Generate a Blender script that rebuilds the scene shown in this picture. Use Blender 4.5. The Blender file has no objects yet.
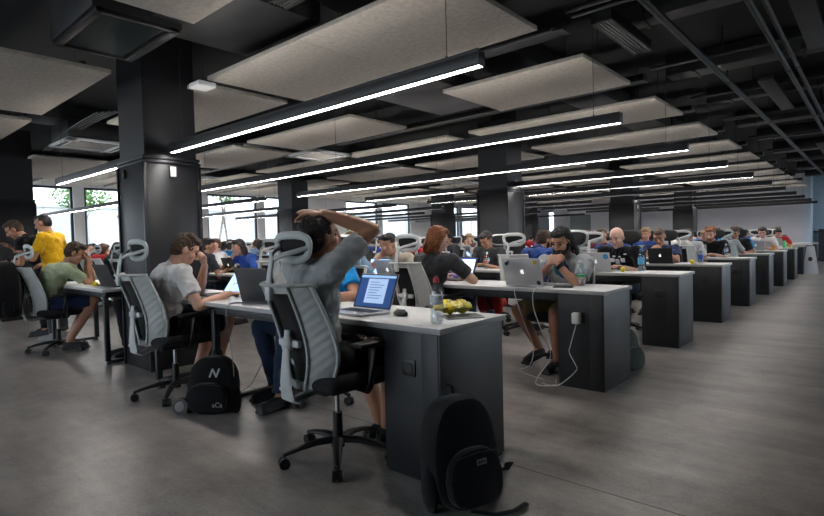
import bpy, bmesh, math, random
from mathutils import Vector, Matrix, noise
random.seed(7)
R_ = math.radians
C = bpy.context.scene.collection
V = Vector

# ------------------------------------------------------------------ materials
MATS = {}
def mat(name, col, rough=0.6, metal=0.0, noise_amt=0.0, nscale=20.0, bump=0.0, bscale=60.0, spec=0.5, sheen=0.0, sss=0.0, emit=None, estr=0.0, coat=0.0):
    if name in MATS: return MATS[name]
    m = bpy.data.materials.new(name); m.use_nodes = True
    nt = m.node_tree; b = nt.nodes['Principled BSDF']
    b.inputs['Base Color'].default_value = (*col, 1)
    b.inputs['Roughness'].default_value = rough
    b.inputs['Metallic'].default_value = metal
    b.inputs['Specular IOR Level'].default_value = spec
    b.inputs['Sheen Weight'].default_value = sheen
    b.inputs['Coat Weight'].default_value = coat
    if sss:
        b.inputs['Subsurface Weight'].default_value = sss
        b.inputs['Subsurface Radius'].default_value = (0.02, 0.008, 0.004)
        b.inputs['Subsurface Scale'].default_value = 0.4
    if emit:
        b.inputs['Emission Color'].default_value = (*emit, 1)
        b.inputs['Emission Strength'].default_value = estr
    tc = None
    if noise_amt or bump:
        tc = nt.nodes.new('ShaderNodeTexCoord')
    if noise_amt:
        n = nt.nodes.new('ShaderNodeTexNoise'); n.inputs['Scale'].default_value = nscale; n.inputs['Detail'].default_value = 6
        nt.links.new(tc.outputs['Object'], n.inputs['Vector'])
        r = nt.nodes.new('ShaderNodeValToRGB')
        lo = [max(0, c*(1-noise_amt)) for c in col]; hi = [min(1, c*(1+noise_amt)) for c in col]
        r.color_ramp.elements[0].color = (*lo, 1); r.color_ramp.elements[0].position = 0.3
        r.color_ramp.elements[1].color = (*hi, 1); r.color_ramp.elements[1].position = 0.7
        nt.links.new(n.outputs['Fac'], r.inputs['Fac']); nt.links.new(r.outputs['Color'], b.inputs['Base Color'])
    if bump:
        n2 = nt.nodes.new('ShaderNodeTexNoise'); n2.inputs['Scale'].default_value = bscale; n2.inputs['Detail'].default_value = 4
        nt.links.new(tc.outputs['Object'], n2.inputs['Vector'])
        bp = nt.nodes.new('ShaderNodeBump'); bp.inputs['Strength'].default_value = bump; bp.inputs['Distance'].default_value = 0.01
        nt.links.new(n2.outputs['Fac'], bp.inputs['Height']); nt.links.new(bp.outputs['Normal'], b.inputs['Normal'])
    MATS[name] = m
    return m
def thin_glass(name, tint, gloss=0.12):
    if name in MATS: return MATS[name]
    m = bpy.data.materials.new(name); m.use_nodes = True; nt = m.node_tree; nt.nodes.clear()
    o = nt.nodes.new('ShaderNodeOutputMaterial'); t = nt.nodes.new('ShaderNodeBsdfTransparent'); g = nt.nodes.new('ShaderNodeBsdfGlossy')
    t.inputs['Color'].default_value = (*tint, 1); g.inputs['Roughness'].default_value = 0.08
    mx = nt.nodes.new('ShaderNodeMixShader'); mx.inputs['Fac'].default_value = gloss
    nt.links.new(t.outputs[0], mx.inputs[1]); nt.links.new(g.outputs[0], mx.inputs[2]); nt.links.new(mx.outputs[0], o.inputs['Surface'])
    MATS[name] = m; return m
def fabric(name, col): return mat('fabric_'+name, col, 0.9, noise_amt=0.12, nscale=9, bump=0.35, bscale=180, spec=0.15, sheen=0.15)
SKIN = [mat('skin_light', (.52,.29,.20), .5, noise_amt=.08, nscale=14, sss=.12, spec=.35), mat('skin_tan', (.42,.215,.135), .5, noise_amt=.08, nscale=14, sss=.12, spec=.35), mat('skin_pale', (.60,.36,.27), .5, noise_amt=.08, nscale=14, sss=.12, spec=.35)]
HAIR = {k: mat('hair_'+k, c, .55, noise_amt=.35, nscale=60, bump=.8, bscale=140, spec=.4) for k, c in dict(brown=(.06,.032,.018), dark=(.018,.012,.01), black=(.008,.007,.007), blond=(.25,.15,.07), ginger=(.23,.075,.025), chestnut=(.10,.04,.02)).items()}
FAB = {k: fabric(k, c) for k, c in dict(grey=(.36,.375,.375), white=(.62,.60,.59), green=(.36,.42,.27), yellow=(.72,.40,.01), darkgrey=(.045,.047,.052), black=(.006,.006,.0075), navy=(.02,.032,.085), blue=(.012,.26,.62), plaid=(.03,.075,.27), teal=(.03,.14,.21), jeans=(.018,.032,.065), khaki=(.17,.125,.045), red=(.4,.02,.02), lightblue=(.22,.35,.5), beige=(.42,.36,.28), pink=(.5,.22,.22), burgundy=(.12,.02,.03)).items()}
M_black = mat('black_plastic', (.006,.006,.0065), .45, bump=.1, bscale=300)
M_chair = mat('shaded_chair_plastic', (.50,.53,.52), .42, bump=.08, bscale=200)  # white chair plastic greyed: shade on the near chairs is in the colour
M_chairw = mat('white_chair_plastic', (.66,.66,.65), .42, bump=.08, bscale=200)
M_net = mat('black_chair_net', (.007,.007,.008), .85, bump=.6, bscale=500)
M_chrome = mat('chrome', (.6,.6,.62), .2, metal=1)
M_alu = mat('laptop_aluminium', (.50,.505,.515), .36, metal=.55, noise_amt=.03, nscale=4)
M_deskd = mat('anthracite_laminate', (.0075,.009,.0115), .45, noise_amt=.10, nscale=5, bump=.05, bscale=220)
M_top = mat('white_desktop', (.66,.655,.645), .38, noise_amt=.03, nscale=3, bump=.03, bscale=250)
M_edge = mat('grey_desk_edge', (.40,.40,.395), .5, noise_amt=.04, nscale=6)
M_col = mat('black_column_cladding', (.0065,.0065,.0085), .42, noise_amt=.25, nscale=2, bump=.06, bscale=90)
M_coltrim = mat('dark_metal_trim', (.022,.022,.027), .38, metal=.5)
M_duct = mat('black_painted_metal', (.007,.007,.008), .5, noise_amt=.3, nscale=3, bump=.08, bscale=50)
M_duct2 = mat('dark_grey_metal', (.021,.021,.022), .45, noise_amt=.2, nscale=4, metal=.3)
M_ceil = mat('black_ceiling_paint', (.005,.005,.0055), .9, noise_amt=.35, nscale=1.3, bump=.3, bscale=25)
M_white = mat('white_plastic', (.7,.7,.7), .4, noise_amt=.02, nscale=8)
M_strap = mat('black_webbing', (.008,.008,.009), .9, bump=.4, bscale=400)
M_lens = mat('led_strip', (1,1,1), .5, emit=(1,.965,.93), estr=30)
M_up = mat('added_uplight', (1,1,1), .5, emit=(1,.965,.92), estr=15)  # glow for an added strip that brightens the ceiling panels

# ------------------------------------------------------------------ mesh builder
class MB:
    def __init__(s): s.bm = bmesh.new()
    def _xf(s, vs, M):
        for v in vs: v.co = M @ v.co
    def box(s, c, d, bev=0, rot=None, seg=2):
        r = bmesh.ops.create_cube(s.bm, size=1); vs = r['verts']
        for v in vs: v.co = V((v.co.x*d[0], v.co.y*d[1], v.co.z*d[2]))
        if bev:
            es = list({e for v in vs for e in v.link_edges})
            rr = bmesh.ops.bevel(s.bm, geom=es, offset=bev, segments=seg, profile=.5, affect='EDGES')
            vs = list({v for f in rr['faces'] for v in f.verts} | {v for v in vs if v.is_valid})
        M = Matrix.Translation(V(c)) @ (rot.to_4x4() if rot else Matrix())
        s._xf(vs, M); return s
    def cyl(s, p0, p1, r0, r1=None, n=16, cap=True):
        r1 = r0 if r1 is None else r1
        p0, p1 = V(p0), V(p1); d = p1-p0; L = d.length
        if L < 1e-6: return s
        M = Matrix.Translation((p0+p1)/2) @ d.to_track_quat('Z','Y').to_matrix().to_4x4()
        bmesh.ops.create_cone(s.bm, cap_ends=cap, segments=n, radius1=r0, radius2=max(r1,1e-5), depth=L, matrix=M); return s
    def sph(s, c, r, rot=None, sub=2):
        r = (r,r,r) if not hasattr(r,'__len__') else r
        M = Matrix.Translation(V(c)) @ (rot.to_4x4() if rot else Matrix()) @ Matrix.Diagonal((*r,1))
        bmesh.ops.create_icosphere(s.bm, subdivisions=sub, radius=1, matrix=M); return s
    def cap(s, p0, p1, r0, r1=None, sub=2):
        r1 = r0 if r1 is None else r1
        s.sph(p0, r0, sub=sub); s.sph(p1, r1, sub=sub); s.cyl(p0, p1, r0, r1, n=16); return s
    def tube(s, pts, r, n=10, ax=None, closed=False):
        pts = [V(p) for p in pts]; rings = []; N = len(pts)
        rr = r if hasattr(r,'__len__') else [r]*N
        up = V(ax) if ax else V((0,0,1))
        for i, p in enumerate(pts):
            if closed: t = (pts[(i+1)%N]-pts[i-1])
            else: t = pts[min(i+1,N-1)]-pts[max(i-1,0)]
            t.normalize(); a = t.cross(up)
            if a.length < 1e-3: a = t.cross(V((0,1,0)))
            if a.length < 1e-3: a = t.cross(V((1,0,0)))
            a.normalize(); b = a.cross(t).normalized()
            ra, rb = rr[i] if hasattr(rr[i],'__len__') else (rr[i], rr[i])
            rings.append([s.bm.verts.new(p + a*ra*math.cos(2*math.pi*k/n) + b*rb*math.sin(2*math.pi*k/n)) for k in range(n)])
        for i in range(N if closed else N-1):
            A, B = rings[i], rings[(i+1)%N]
            for k in range(n): s.bm.faces.new((A[k], A[(k+1)%n], B[(k+1)%n], B[k]))
        if not closed:
            s.bm.faces.new(rings[0][::-1]); s.bm.faces.new(rings[-1])
        return s
    def lathe(s, prof, c=(0,0,0), n=20, rot=None):
        c = V(c); rings = []
        for r, z in prof:
            ring = []
            for k in range(n):
                p = V((r*math.cos(2*math.pi*k/n), r*math.sin(2*math.pi*k/n), z))
                if rot: p = rot @ p
                ring.append(s.bm.verts.new(c+p))
            rings.append(ring)
        for A, B in zip(rings, rings[1:]):
            for k in range(n): s.bm.faces.new((A[k], A[(k+1)%n], B[(k+1)%n], B[k]))
        s.bm.faces.new(rings[0][::-1]); s.bm.faces.new(rings[-1]); return s
    def prism(s, poly, z0, z1, f):
        a = [s.bm.verts.new(f(x,y,z0)) for x,y in poly]; b = [s.bm.verts.new(f(x,y,z1)) for x,y in poly]
        s.bm.faces.new(a[::-1]); s.bm.faces.new(b)
        for i in range(len(poly)):
            j = (i+1)%len(poly); s.bm.faces.new((a[i],a[j],b[j],b[i]))
        return s
    def mesh(s, name, m, smooth=True, ang=40):
        bmesh.ops.recalc_face_normals(s.bm, faces=s.bm.faces)
        me = bpy.data.meshes.new(name); s.bm.to_mesh(me); s.bm.free()
        me.materials.append(m)
        if smooth:
            me.polygons.foreach_set('use_smooth', [True]*len(me.polygons)); me.set_sharp_from_angle(angle=R_(ang))
        return me
    def build(s, name, m, parent=None, smooth=True, ang=40, bev=0):
        me = s.mesh(name, m, smooth, ang)
        return link(name, me, parent)
def link(name, me, parent=None):
    o = bpy.data.objects.new(name, me); C.objects.link(o)
    if parent: o.parent = parent
    return o
def empty(name, loc=(0,0,0), rz=0):
    o = bpy.data.objects.new(name, None); C.objects.link(o); o.location = loc; o.rotation_euler = (0,0,rz); o.empty_display_size = .1
    return o
def tag(o, label, cat, group=None, kind=None):
    o['label'] = label; o['category'] = cat
    if group: o['group'] = group
    if kind: o['kind'] = kind
    return o
def struct(o): o['kind'] = 'structure'; return o
KIDS = {}
def copy_tree(o, parent=None):
    c = o.copy(); C.objects.link(c)
    if parent: c.parent = parent
    ks = KIDS.get(o.name)
    if ks is None: ks = KIDS[o.name] = list(o.children)
    for ch in ks: copy_tree(ch, c)
    return c
def set_mat(o, m):
    o.material_slots[0].link = 'OBJECT'; o.material_slots[0].material = m
def smooth_pts(pts, k=5):
    P = [V(p) for p in pts]; P = [P[0]*2-P[1]] + P + [P[-1]*2-P[-2]]; out = []
    for i in range(1, len(P)-2):
        for j in range(k):
            t = j/k; a, b, c, d = P[i-1], P[i], P[i+1], P[i+2]
            out.append(.5*((2*b)+(c-a)*t+(2*a-5*b+4*c-d)*t*t+(3*b-a-3*c+d)*t**3))
    return out+[P[-2]]
def remesh(mb, vox, smooth=4, disp=0, dscale=.05, dmid=.3):
    me = bpy.data.meshes.new('tmp'); mb.bm.to_mesh(me); mb.bm.free()
    o = bpy.data.objects.new('tmp', me); C.objects.link(o)
    a = o.modifiers.new('r','REMESH'); a.mode = 'VOXEL'; a.voxel_size = vox; a.use_smooth_shade = True
    if smooth:
        b = o.modifiers.new('s','SMOOTH'); b.factor = .5; b.iterations = smooth
    dg = bpy.context.evaluated_depsgraph_get(); dg.update()
    res = bpy.data.meshes.new_from_object(o.evaluated_get(dg))
    bpy.data.objects.remove(o); bpy.data.meshes.remove(me)
    if disp:
        ns = [v.normal.copy() for v in res.vertices]
        for v, n in zip(res.vertices, ns):
            t = noise.noise(v.co/dscale) * .7 + noise.noise(v.co/(dscale*.42))*.4
            v.co += n*(disp*(t+dmid))
    res.polygons.foreach_set('use_smooth', [True]*len(res.polygons))
    res.materials.clear()
    return res
def text_mesh(name, body, size, loc, rot, m, parent=None, shear=0, ext=.0006):
    cu = bpy.data.curves.new('t','FONT'); cu.body = body; cu.size = size; cu.align_x = 'CENTER'; cu.align_y = 'CENTER'; cu.extrude = ext; cu.shear = shear
    o = bpy.data.objects.new('t', cu); C.objects.link(o); dg = bpy.context.evaluated_depsgraph_get(); dg.update()
    me = bpy.data.meshes.new_from_object(o.evaluated_get(dg)); bpy.data.objects.remove(o)
    me.materials.clear(); me.materials.append(m)
    me.transform(Matrix.Translation(V(loc)) @ rot.to_4x4())
    return link(name, me, parent)

# ------------------------------------------------------------------ people
def basis(f, up=(0,0,1)):
    f = V(f).normalized(); r = f.cross(V(up)).normalized(); u = r.cross(f).normalized()
    return Matrix((r, f, u)).transposed()          # columns: right, forward, up
def ik(a, b, l1, l2, pole):
    a, b, pole = V(a), V(b), V(pole); d = b-a; L = min(d.length, (l1+l2)*.995)
    d.normalize(); x = (l1*l1-l2*l2+L*L)/(2*L); h = math.sqrt(max(l1*l1-x*x, 0))
    p = (pole - d*pole.dot(d)).normalized()
    return a + d*x + p*h, a + d*L
def add_hand(mb, w, d, palm, side, curl=.5, fist=0, det=2, k=1.0):
    """w wrist, d hand direction, palm = direction the palm faces, side = +1 thumb on d x palm side"""
    w, d = V(w), V(d).normalized(); pn = V(palm); pn = (pn - d*pn.dot(d)).normalized(); s = d.cross(pn).normalized()*side
    if det < 2:
        mb.cap(w, w+d*.09, .028, .030); mb.cap(w+d*.09, w+d*.13+pn*.03*(1+curl), .024, .018); mb.cap(w+s*.025+d*.03, w+s*.05+d*.08+pn*.02, .013, .011); return
    mb.sph(w+d*.045, (.037,.047,.017), Matrix((s, d, pn)).transposed())
    mb.sph(w+d*.065+pn*.003, (.038,.032,.015), Matrix((s, d, pn)).transposed())
    lens = [.074,.082,.076,.060]
    for i, L in enumerate(lens):
        o = (1.5-i)*.0195; b = w + s*o + d*(.088 - abs(1.2-i)*.004)
        p = b; ang = 0; dirv = (d + s*o*2.2*(1-curl*.7)).normalized()
        mb.cap(w+s*o*.6+d*.03, b, .0125, .0100)
        for j, fr in enumerate((.44,.31,.25)):
            ang += curl*(.55,.75,.55)[j] + fist*.5 + .05*i*curl
            q = p + (dirv*math.cos(ang) + pn*math.sin(ang))*L*fr*k
            mb.cap(p, q, (.0096,.0088,.0080)[j], (.0088,.0080,.0070)[j]); p = q
    t0 = w + s*.018 + d*.018 + pn*.004; t1 = w + s*.046 + d*.052 + pn*.014; t2 = t1 + (d*.75 + s*.45*(1-curl*.8) + pn*(.2+curl*.4)).normalized()*.034; t3 = t2 + (d*.9 + pn*(.1+curl*.5)).normalized()*.028
    mb.cap(t0, t1, .016, .0125); mb.cap(t1, t2, .0115, .0100); mb.cap(t2, t3, .0100, .0082)

def person_meshes(J, vox=.006, det=2, shirt_len=.55, legs='shorts', hair='short', beard=False, sleeves='short', female=False):
    """J: joints in local coords (facing +Y). Returns dict of part -> mesh (no materials)"""
    b = MB(); g = lambda k: V(J[k])
    H = basis(J.get('face',(0,1,0)), J.get('hup',(0,0,1))); hc = g('head')
    hp = lambda r, f, u: hc + H @ V((r, f, u))
    pel, ch, nk = g('pel'), g('chest'), g('neck')
    T = basis(J.get('tdir', (0,1,0)), ch-pel)
    wd = .92 if female else 1
    def torso(m, e):
        m.sph(pel, (.165*wd+e, .118+e, .115+e), basis((0,1,0)))
        mid = pel.lerp(ch, .5); m.sph(mid, (.138*wd+e, .105+e, .150+e), T)
        m.sph(ch, (.162*wd+e, .112+e, .160+e), T)
        m.cap(pel.lerp(ch,.1), ch, .105+e, .108+e)
        for s in 'LR':
            m.cap(ch.lerp(g('sh'+s), .35)+V((0,0,.03)), g('sh'+s), .075+e, .056+e)
        m.cap(ch+(nk-ch)*.55, nk, .085+e, .056+e*.3)
    torso(b, 0)
    b.cap(nk, hp(0,-.015,-.06), .055, .052)
    # head
    b.sph(hp(0,-.006,.022), (.074,.094,.092), H, 3); b.sph(hp(0,.028,-.05), (.055,.060,.066), H, 3)
    b.sph(hp(0,.060,-.100), .024); b.cap(hp(0,.088,.012), hp(0,.108,-.026), .0095, .0125)
    b.cap(hp(-.013,.094,-.031), hp(.013,.094,-.031), .0085); b.cap(hp(-.036,.074,.030), hp(.036,.074,.030), .0145)
    for s in (-1,1):
        b.sph(hp(s*.076,-.008,-.008), (.010,.020,.032), H); b.sph(hp(s*.040,.058,-.028), .027)
    b.cap(hp(-.018,.080,-.060), hp(.018,.080,-.060), .0085); b.cap(hp(-.012,.080,-.070), hp(.012,.080,-.070), .0085)
    # arms
    for s, sg in (('L',-1),('R',1)):
        sh, el, wr = g('sh'+s), g('el'+s), g('wr'+s)
        b.cap(sh, el, .047, .038); b.cap(el, el.lerp(wr,.35), .038, .040); b.cap(el.lerp(wr,.35), wr, .040, .026)
        hd = J.get('hd'+s) or (wr-el); pm = J.get('pm'+s, (0,0,-1))
        add_hand(b, wr, hd, pm, J.get('ts'+s, sg), J.get('cu'+s, .5), det=det)
    for s in 'LR':
        hi, kn, an = g('hip'+s), g('kn'+s), g('an'+s)
        b.cap(hi, kn, .082, .056); b.cap(kn, kn.lerp(an,.3), .055, .056); b.cap(kn.lerp(an,.3), an, .056, .036)
        td = V(J.get('toe'+s, (0,1,0))); b.cap(an+V((0,0,-.03)), an+td*.13+V((0,0,-.055)), .034, .026)
    out = {'person': remesh(b, vox, 3)}
    # shirt
    m = MB(); torso(m, .016)
    m.cap(pel+V((0,0,-.0)), pel.lerp(ch,.3), .122, .125)
    for s in 'LR':
        sh, el, wr = g('sh'+s), g('el'+s), g('wr'+s)
        m.sph(sh, .064)
        if sleeves == 'short':
            e = sh.lerp(el, .66); m.cyl(sh, e, .064, .062, n=20)
        else:
            m.cap(sh, el, .062, .050); m.cyl(el, el.lerp(wr,.93), .050, .040, n=20)
    out['shirt'] = remesh(m, max(vox, .008), 3, .016 if det>1 else .008, .075, .15)
    m = MB()
    m.sph(pel+V((0,0,-.015)), (.178*wd,.132,.115), basis((0,1,0)))
    for s in 'LR':
        hi, kn, an = g('hip'+s), g('kn'+s), g('an'+s)
        if legs == 'shorts':
            m.sph(hi, .098); m.cyl(hi, hi.lerp(kn, .90), .098, .080, n=20)
        else:
            m.cap(hi, kn, .096, .070, sub=2); m.cyl(kn, an+V((0,0,.01)), .068, .052, n=20)
    out['shorts' if legs=='shorts' else 'trousers'] = remesh(m, max(vox,.008), 3, .010, .08, .2)
    for s in 'LR':
        m = MB(); an = g('an'+s); td = V(J.get('toe'+s, (0,1,0))).normalized()
        m.cap(an+V((0,0,-.035)), an-td*.03+V((0,0,-.05)), .042, .038); m.cap(an+V((0,0,-.045)), an+td*.16+V((0,0,-.060)), .044, .034)
        rt = basis(td); m.box(an+td*.065+V((0,0,-.083)), (.088,.27,.024), .01, rt)
        out['shoe#'+s] = remesh(m, max(vox,.008), 1)
    # hair
    if hair:
        m = MB(); e = .010
        if hair in ('short','tuft','curly','long','dread','bun','crop'):
            k = -.006 if hair=='crop' else 0
            m.sph(hp(0,-.020,.034), (.0785+k,.088+k,.086+k), H, 3); m.sph(hp(0,-.044,.0), (.075+k,.062+k,.078+k), H, 3)
            m.sph(hp(0,.030+k,.085+k), (.062,.058,.034), H)
            if hair in ('tuft','curly'):
                for i in range(16):
                    a = i*2.4; m.sph(hp(.05*math.cos(a), -.01+.06*math.sin(a*1.3), .098+.012*math.sin(a*2)), .022)
        if hair == 'long':
            m.sph(hp(0,-.055,-.06), (.078,.05,.10), H, 3); m.sph(hp(0,-.07,-.09), (.055,.04,.07), H, 3)
            for s in (-1,1): m.cap(hp(s*.072,.0,.03), hp(s*.07,-.02,-.12), .02, .018)
        if hair == 'dread':
            for i in range(19):
                a = (i/18-.5)*3.3+math.pi; r0 = .075
                x, y = r0*math.sin(a), r0*math.cos(a)
                p = hp(x, y-.01, .02+random.uniform(-.03,.06)); q = hp(x*1.35, y*1.15-.015, -.05+random.uniform(-.02,.02)); r = hp(x*1.5+random.uniform(-.01,.01), y*1.1-.02, -.14+random.uniform(-.05,.03))
                m.cap(p, q, .0105, .009); m.cap(q, r, .009, .007)
        if hair == 'bun': m.sph(hp(0,-.11,.07), .04)
        hx = 1.0
        out['hair'] = remesh(m, max(.005, vox*.9), 2, .012 if hair != 'crop' else .004, .016, .3)
    if beard:
        m = MB(); m.sph(hp(0,.036,-.068), (.056,.054,.050), H, 3); m.cap(hp(-.02,.086,-.048), hp(.02,.086,-.048), .008); m.sph(hp(0,.058,-.105), .033)
        for s in (-1,1): m.cap(hp(s*.066,.005,-.01), hp(s*.054,.035,-.06), .014, .018)
        out['beard'] = remesh(m, max(.005, vox*.9), 2, .006, .012, .0)
    if det > 1:
        for s in (-1,1):
            m = MB(); m.sph(hp(s*.031,.0815,.004), (.0125,.008,.0075), H); out['eye#%d'%s] = ('raw', m)
            m = MB(); m.cap(hp(s*.016,.0895,.027), hp(s*.034,.088,.031), .0038, .0042); m.cap(hp(s*.034,.088,.031), hp(s*.050,.076,.026), .0042, .003); out['eyebrow#%d'%s] = ('raw', m)
    if det > 1:
        m = MB(); m.cap(hp(-.020,.0850,-.0645), hp(.020,.0850,-.0645), .0048); out['lips'] = ('raw', m)
    return out
M_eye = mat('eye_dark', (.02,.013,.01), .15); M_lip = mat('lip_pink', (.33,.12,.09), .45); M_shoe = mat('shoe_black', (.012,.012,.014), .6, bump=.2, bscale=120)
M_shoew = mat('shoe_grey', (.22,.22,.22), .6, bump=.2, bscale=120)
def make_person(J, loc, rz, label, shirt, pants, hairc='brown', skin=0, shoes=None, group=None, **kw):
    out = person_meshes(J, **kw)
    root = empty('person', loc, rz); tag(root, label, 'person', group)
    mm = dict(person=SKIN[skin], shirt=FAB[shirt], shorts=FAB[pants], trousers=FAB[pants], shoe=shoes or M_shoe, hair=HAIR[hairc], beard=HAIR[hairc], eye=M_eye, eyebrow=HAIR[hairc if hairc!='blond' else 'brown'], lips=M_lip)
    for k, me in out.items():
        k = k.split('#')[0]; n = 'body' if k == 'person' else k
        if isinstance(me, tuple): me[1].build(n, mm[k], root)
        else: me.materials.append(mm[k]); me.name = n; link(n, me, root)
    return root

def pose_seated(lean=0.05, wl=(-.14,.30,.79), wr=(.14,.30,.79), head=None, face=(0,.9,-.3), twist=0, hl=None, hr=None, **kw):
    """chair centre at the origin, facing +Y"""
    pel = V((0,-.10,.565)); ch = pel + V((0, .0+lean*.55, .30)); nk = ch + V((0, .02+lean*.4, .165-lean*.12)); hd = nk + V((0,.035+lean*.25,.135-lean*.1))
    J = dict(pel=pel, chest=ch, neck=nk, head=head or hd, face=face)
    for s, sg, w in (('L',-1,wl),('R',1,wr)):
        sh = nk + V((sg*.185, -.012, -.045)); pole = kw.get('pole'+s, (sg*.7,-.5,-.8))
        J['sh'+s] = sh; J['el'+s], J['wr'+s] = ik(sh, w, .285, .25, pole)
        J['hip'+s] = (sg*.095,-.08,.55); J['kn'+s] = kw.get('kn'+s, (sg*.15,.30,.545)); J['an'+s] = kw.get('an'+s, (sg*.14,.26,.10)); J['toe'+s] = kw.get('toe'+s, (sg*.15,1,0))
    for k in kw:
        if k[:2] in ('hd','pm','cu','ts') or k in ('tdir','hup','face') or k[:2]=='sh': J[k] = kw[k]
    return J
# ------------------------------------------------------------------ chair
def make_chair(frame=None, grey=True):
    F_ = frame or M_chair
    root = empty('office_chair')
    m = MB(); m.cyl((0,0,.065),(0,0,.13),.036,.030,20); m.cyl((0,0,.13),(0,0,.25),.027,.025,20)
    for k in range(5):
        a = R_(90+72*k+14); d = V((math.cos(a), math.sin(a), 0))
        m.tube([d*.02+V((0,0,.105)), d*.12+V((0,0,.105)), d*.22+V((0,0,.088)), d*.295+V((0,0,.068))], [(.030,.020),(.026,.017),(.021,.013),(.016,.010)], 10)
    m.build('star_base', M_black, root)
    for k in range(5):
        a = R_(90+72*k+14); d = V((math.cos(a), math.sin(a), 0)); c = d*.29+V((0,0,.028)); t = V((-d.y, d.x, 0))
        m = MB()
        for s in (-1,1): m.cyl(c+t*s*.006, c+t*s*.024, .028, n=18)
        m.cyl(c+V((0,0,.018)), c+V((0,0,.05)), .008, n=8); m.cyl(c-t*.018, c+t*.018, .018, n=10)
        m.build('caster', M_black, root)
    m = MB(); m.cyl((0,0,.24),(0,0,.40),.0135, n=16); m.build('gas_lift', M_chrome, root)
    m = MB(); m.box((0,-.02,.395),(.16,.24,.05),.015); m.cyl((.08,.02,.39),(.22,.03,.385),.006, n=8); m.build('tilt_mechanism', M_black, root)
    m = MB(); m.box((0,.01,.455),(.48,.46,.075),.034,seg=3); m.box((0,.01,.425),(.42,.40,.03),.012); m.build('seat', mat('black_seat_cloth',(.012,.012,.014),.9,bump=.5,bscale=350), root)
    for s in (-1,1):
        m = MB(); m.tube([(s*.17,.0,.41),(s*.25,.0,.405),(s*.275,.0,.44),(s*.28,.005,.56),(s*.28,.01,.635)], [(.022,.014)]*3+[(.026,.016)]*2, 10)
        m.box((s*.275,.03,.648),(.085,.25,.028),.013,seg=3); m.build('armrest', M_black, root)
    # back shell: wings around an open black net
    W = lambda v: .130+.097*math.sin(min(1,v/.42)*math.pi/2) - .042*max(0,(v-.42)/.58)**1.3
    UO = lambda v: .40+.16*v
    YB = lambda v: -.250-.035*math.sin(v*math.pi)*0 - .130*v**1.25 + .02*math.sin(v*math.pi*1.1)
    def P(u, v, off=0):
        return V((u*W(v), YB(v) + .105*abs(u)**2.2 + off, .430+.525*v))
    nv = 22
    def strip(m, us, v0, v1, off, th):
        bm = m.bm; rows = []; n = max(2, int((v1-v0)*nv))
        for side in (0, 1):
            g = []
            for i in range(n+1):
                v = v0+(v1-v0)*i/n; g.append([bm.verts.new(P(f(v), v, off+side*th)) for f in us])
            rows.append(g)
        A, B = rows; K = len(us)
        for i in range(n):
            for j in range(K-1):
                bm.faces.new((A[i][j],A[i][j+1],A[i+1][j+1],A[i+1][j])); bm.faces.new((B[i][j],B[i+1][j],B[i+1][j+1],B[i][j+1]))
            bm.faces.new((A[i][0],A[i+1][0],B[i+1][0],B[i][0])); bm.faces.new((A[i][-1],B[i][-1],B[i+1][-1],A[i+1][-1]))
        for j in range(K-1):
            bm.faces.new((A[0][j],B[0][j],B[0][j+1],A[0][j+1])); bm.faces.new((A[-1][j],A[-1][j+1],B[-1][j+1],B[-1][j]))
    m = MB()
    for s in (-1,1):
        us = [ (lambda v,t=t,s=s: s*(UO(v)+(1-UO(v))*t)) for t in (0,.25,.5,.75,1)]
        strip(m, us if s>0 else us[::-1], 0, 1, 0, .016)
        m.tube([P(s*UO(v),v,-.004) for v in [i/12 for i in range(13)]], .009, 8, ax=(0,1,0))
        m.tube([P(s*1.0,v,0) for v in [i/12 for i in range(13)]], .010, 8, ax=(0,1,0))
    cs = [(lambda v,t=t: -UO(v)*1.05+UO(v)*2.1*t) for t in [i/6 for i in range(7)]]
    strip(m, cs, .93, 1, -.002, .02); strip(m, cs, 0, .07, -.002, .02)
    m.tube([P(u,1.0,-.006)+V((0,0,.004)) for u in (-1.05,-.9,-.5,0,.5,.9,1.05)], [(.016,.010)]*7, 8)
    rib = mat('ribbed_'+F_.name, tuple(F_.node_tree.nodes['Principled BSDF'].inputs['Base Color'].default_value[:3]), .5)
    if 'rib' not in rib:
        rib['rib'] = 1; nt = rib.node_tree; b = nt.nodes['Principled BSDF']; tc = nt.nodes.new('ShaderNodeTexCoord'); sx = nt.nodes.new('ShaderNodeSeparateXYZ'); ab = nt.nodes.new('ShaderNodeMath'); ab.operation='ABSOLUTE'; cx = nt.nodes.new('ShaderNodeCombineXYZ')
        nt.links.new(tc.outputs['Object'], sx.inputs[0]); nt.links.new(sx.outputs['X'], ab.inputs[0]); nt.links.new(ab.outputs[0], cx.inputs['X']); nt.links.new(sx.outputs['Z'], cx.inputs['Y'])
        mp = nt.nodes.new('ShaderNodeMapping'); mp.inputs['Rotation'].default_value = (0,0,R_(52)); nt.links.new(cx.outputs[0], mp.inputs[0])
        w = nt.nodes.new('ShaderNodeTexWave'); w.inputs['Scale'].default_value = 9; nt.links.new(mp.outputs[0], w.inputs['Vector'])
        bp = nt.nodes.new('ShaderNodeBump'); bp.inputs['Strength'].default_value=.35; bp.inputs['Distance'].default_value=.006; nt.links.new(w.outputs['Fac'], bp.inputs['Height']); nt.links.new(bp.outputs[0], b.inputs['Normal'])
    m.build('back_frame', rib, root, ang=50)
    m = MB(); strip(m, [(lambda v,t=t: -.97+1.94*t) for t in [i/10 for i in range(11)]], .02, .985, .020, .010); m.build('back_net', M_net, root)
    m = MB()
    m.tube([(0,-.10,.405),(0,-.20,.385),(0,-.265,.370),(0,-.305,.39),(0,-.315,.47),(0,-.310,.57),(0,-.302,.67),(0,-.295,.73)], [(.014,.030),(.015,.042),(.013,.052),(.011,.056),(.011,.046),(.012,.032),(.012,.024),(.012,.018)], 12, ax=(1,0,0))
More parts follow.
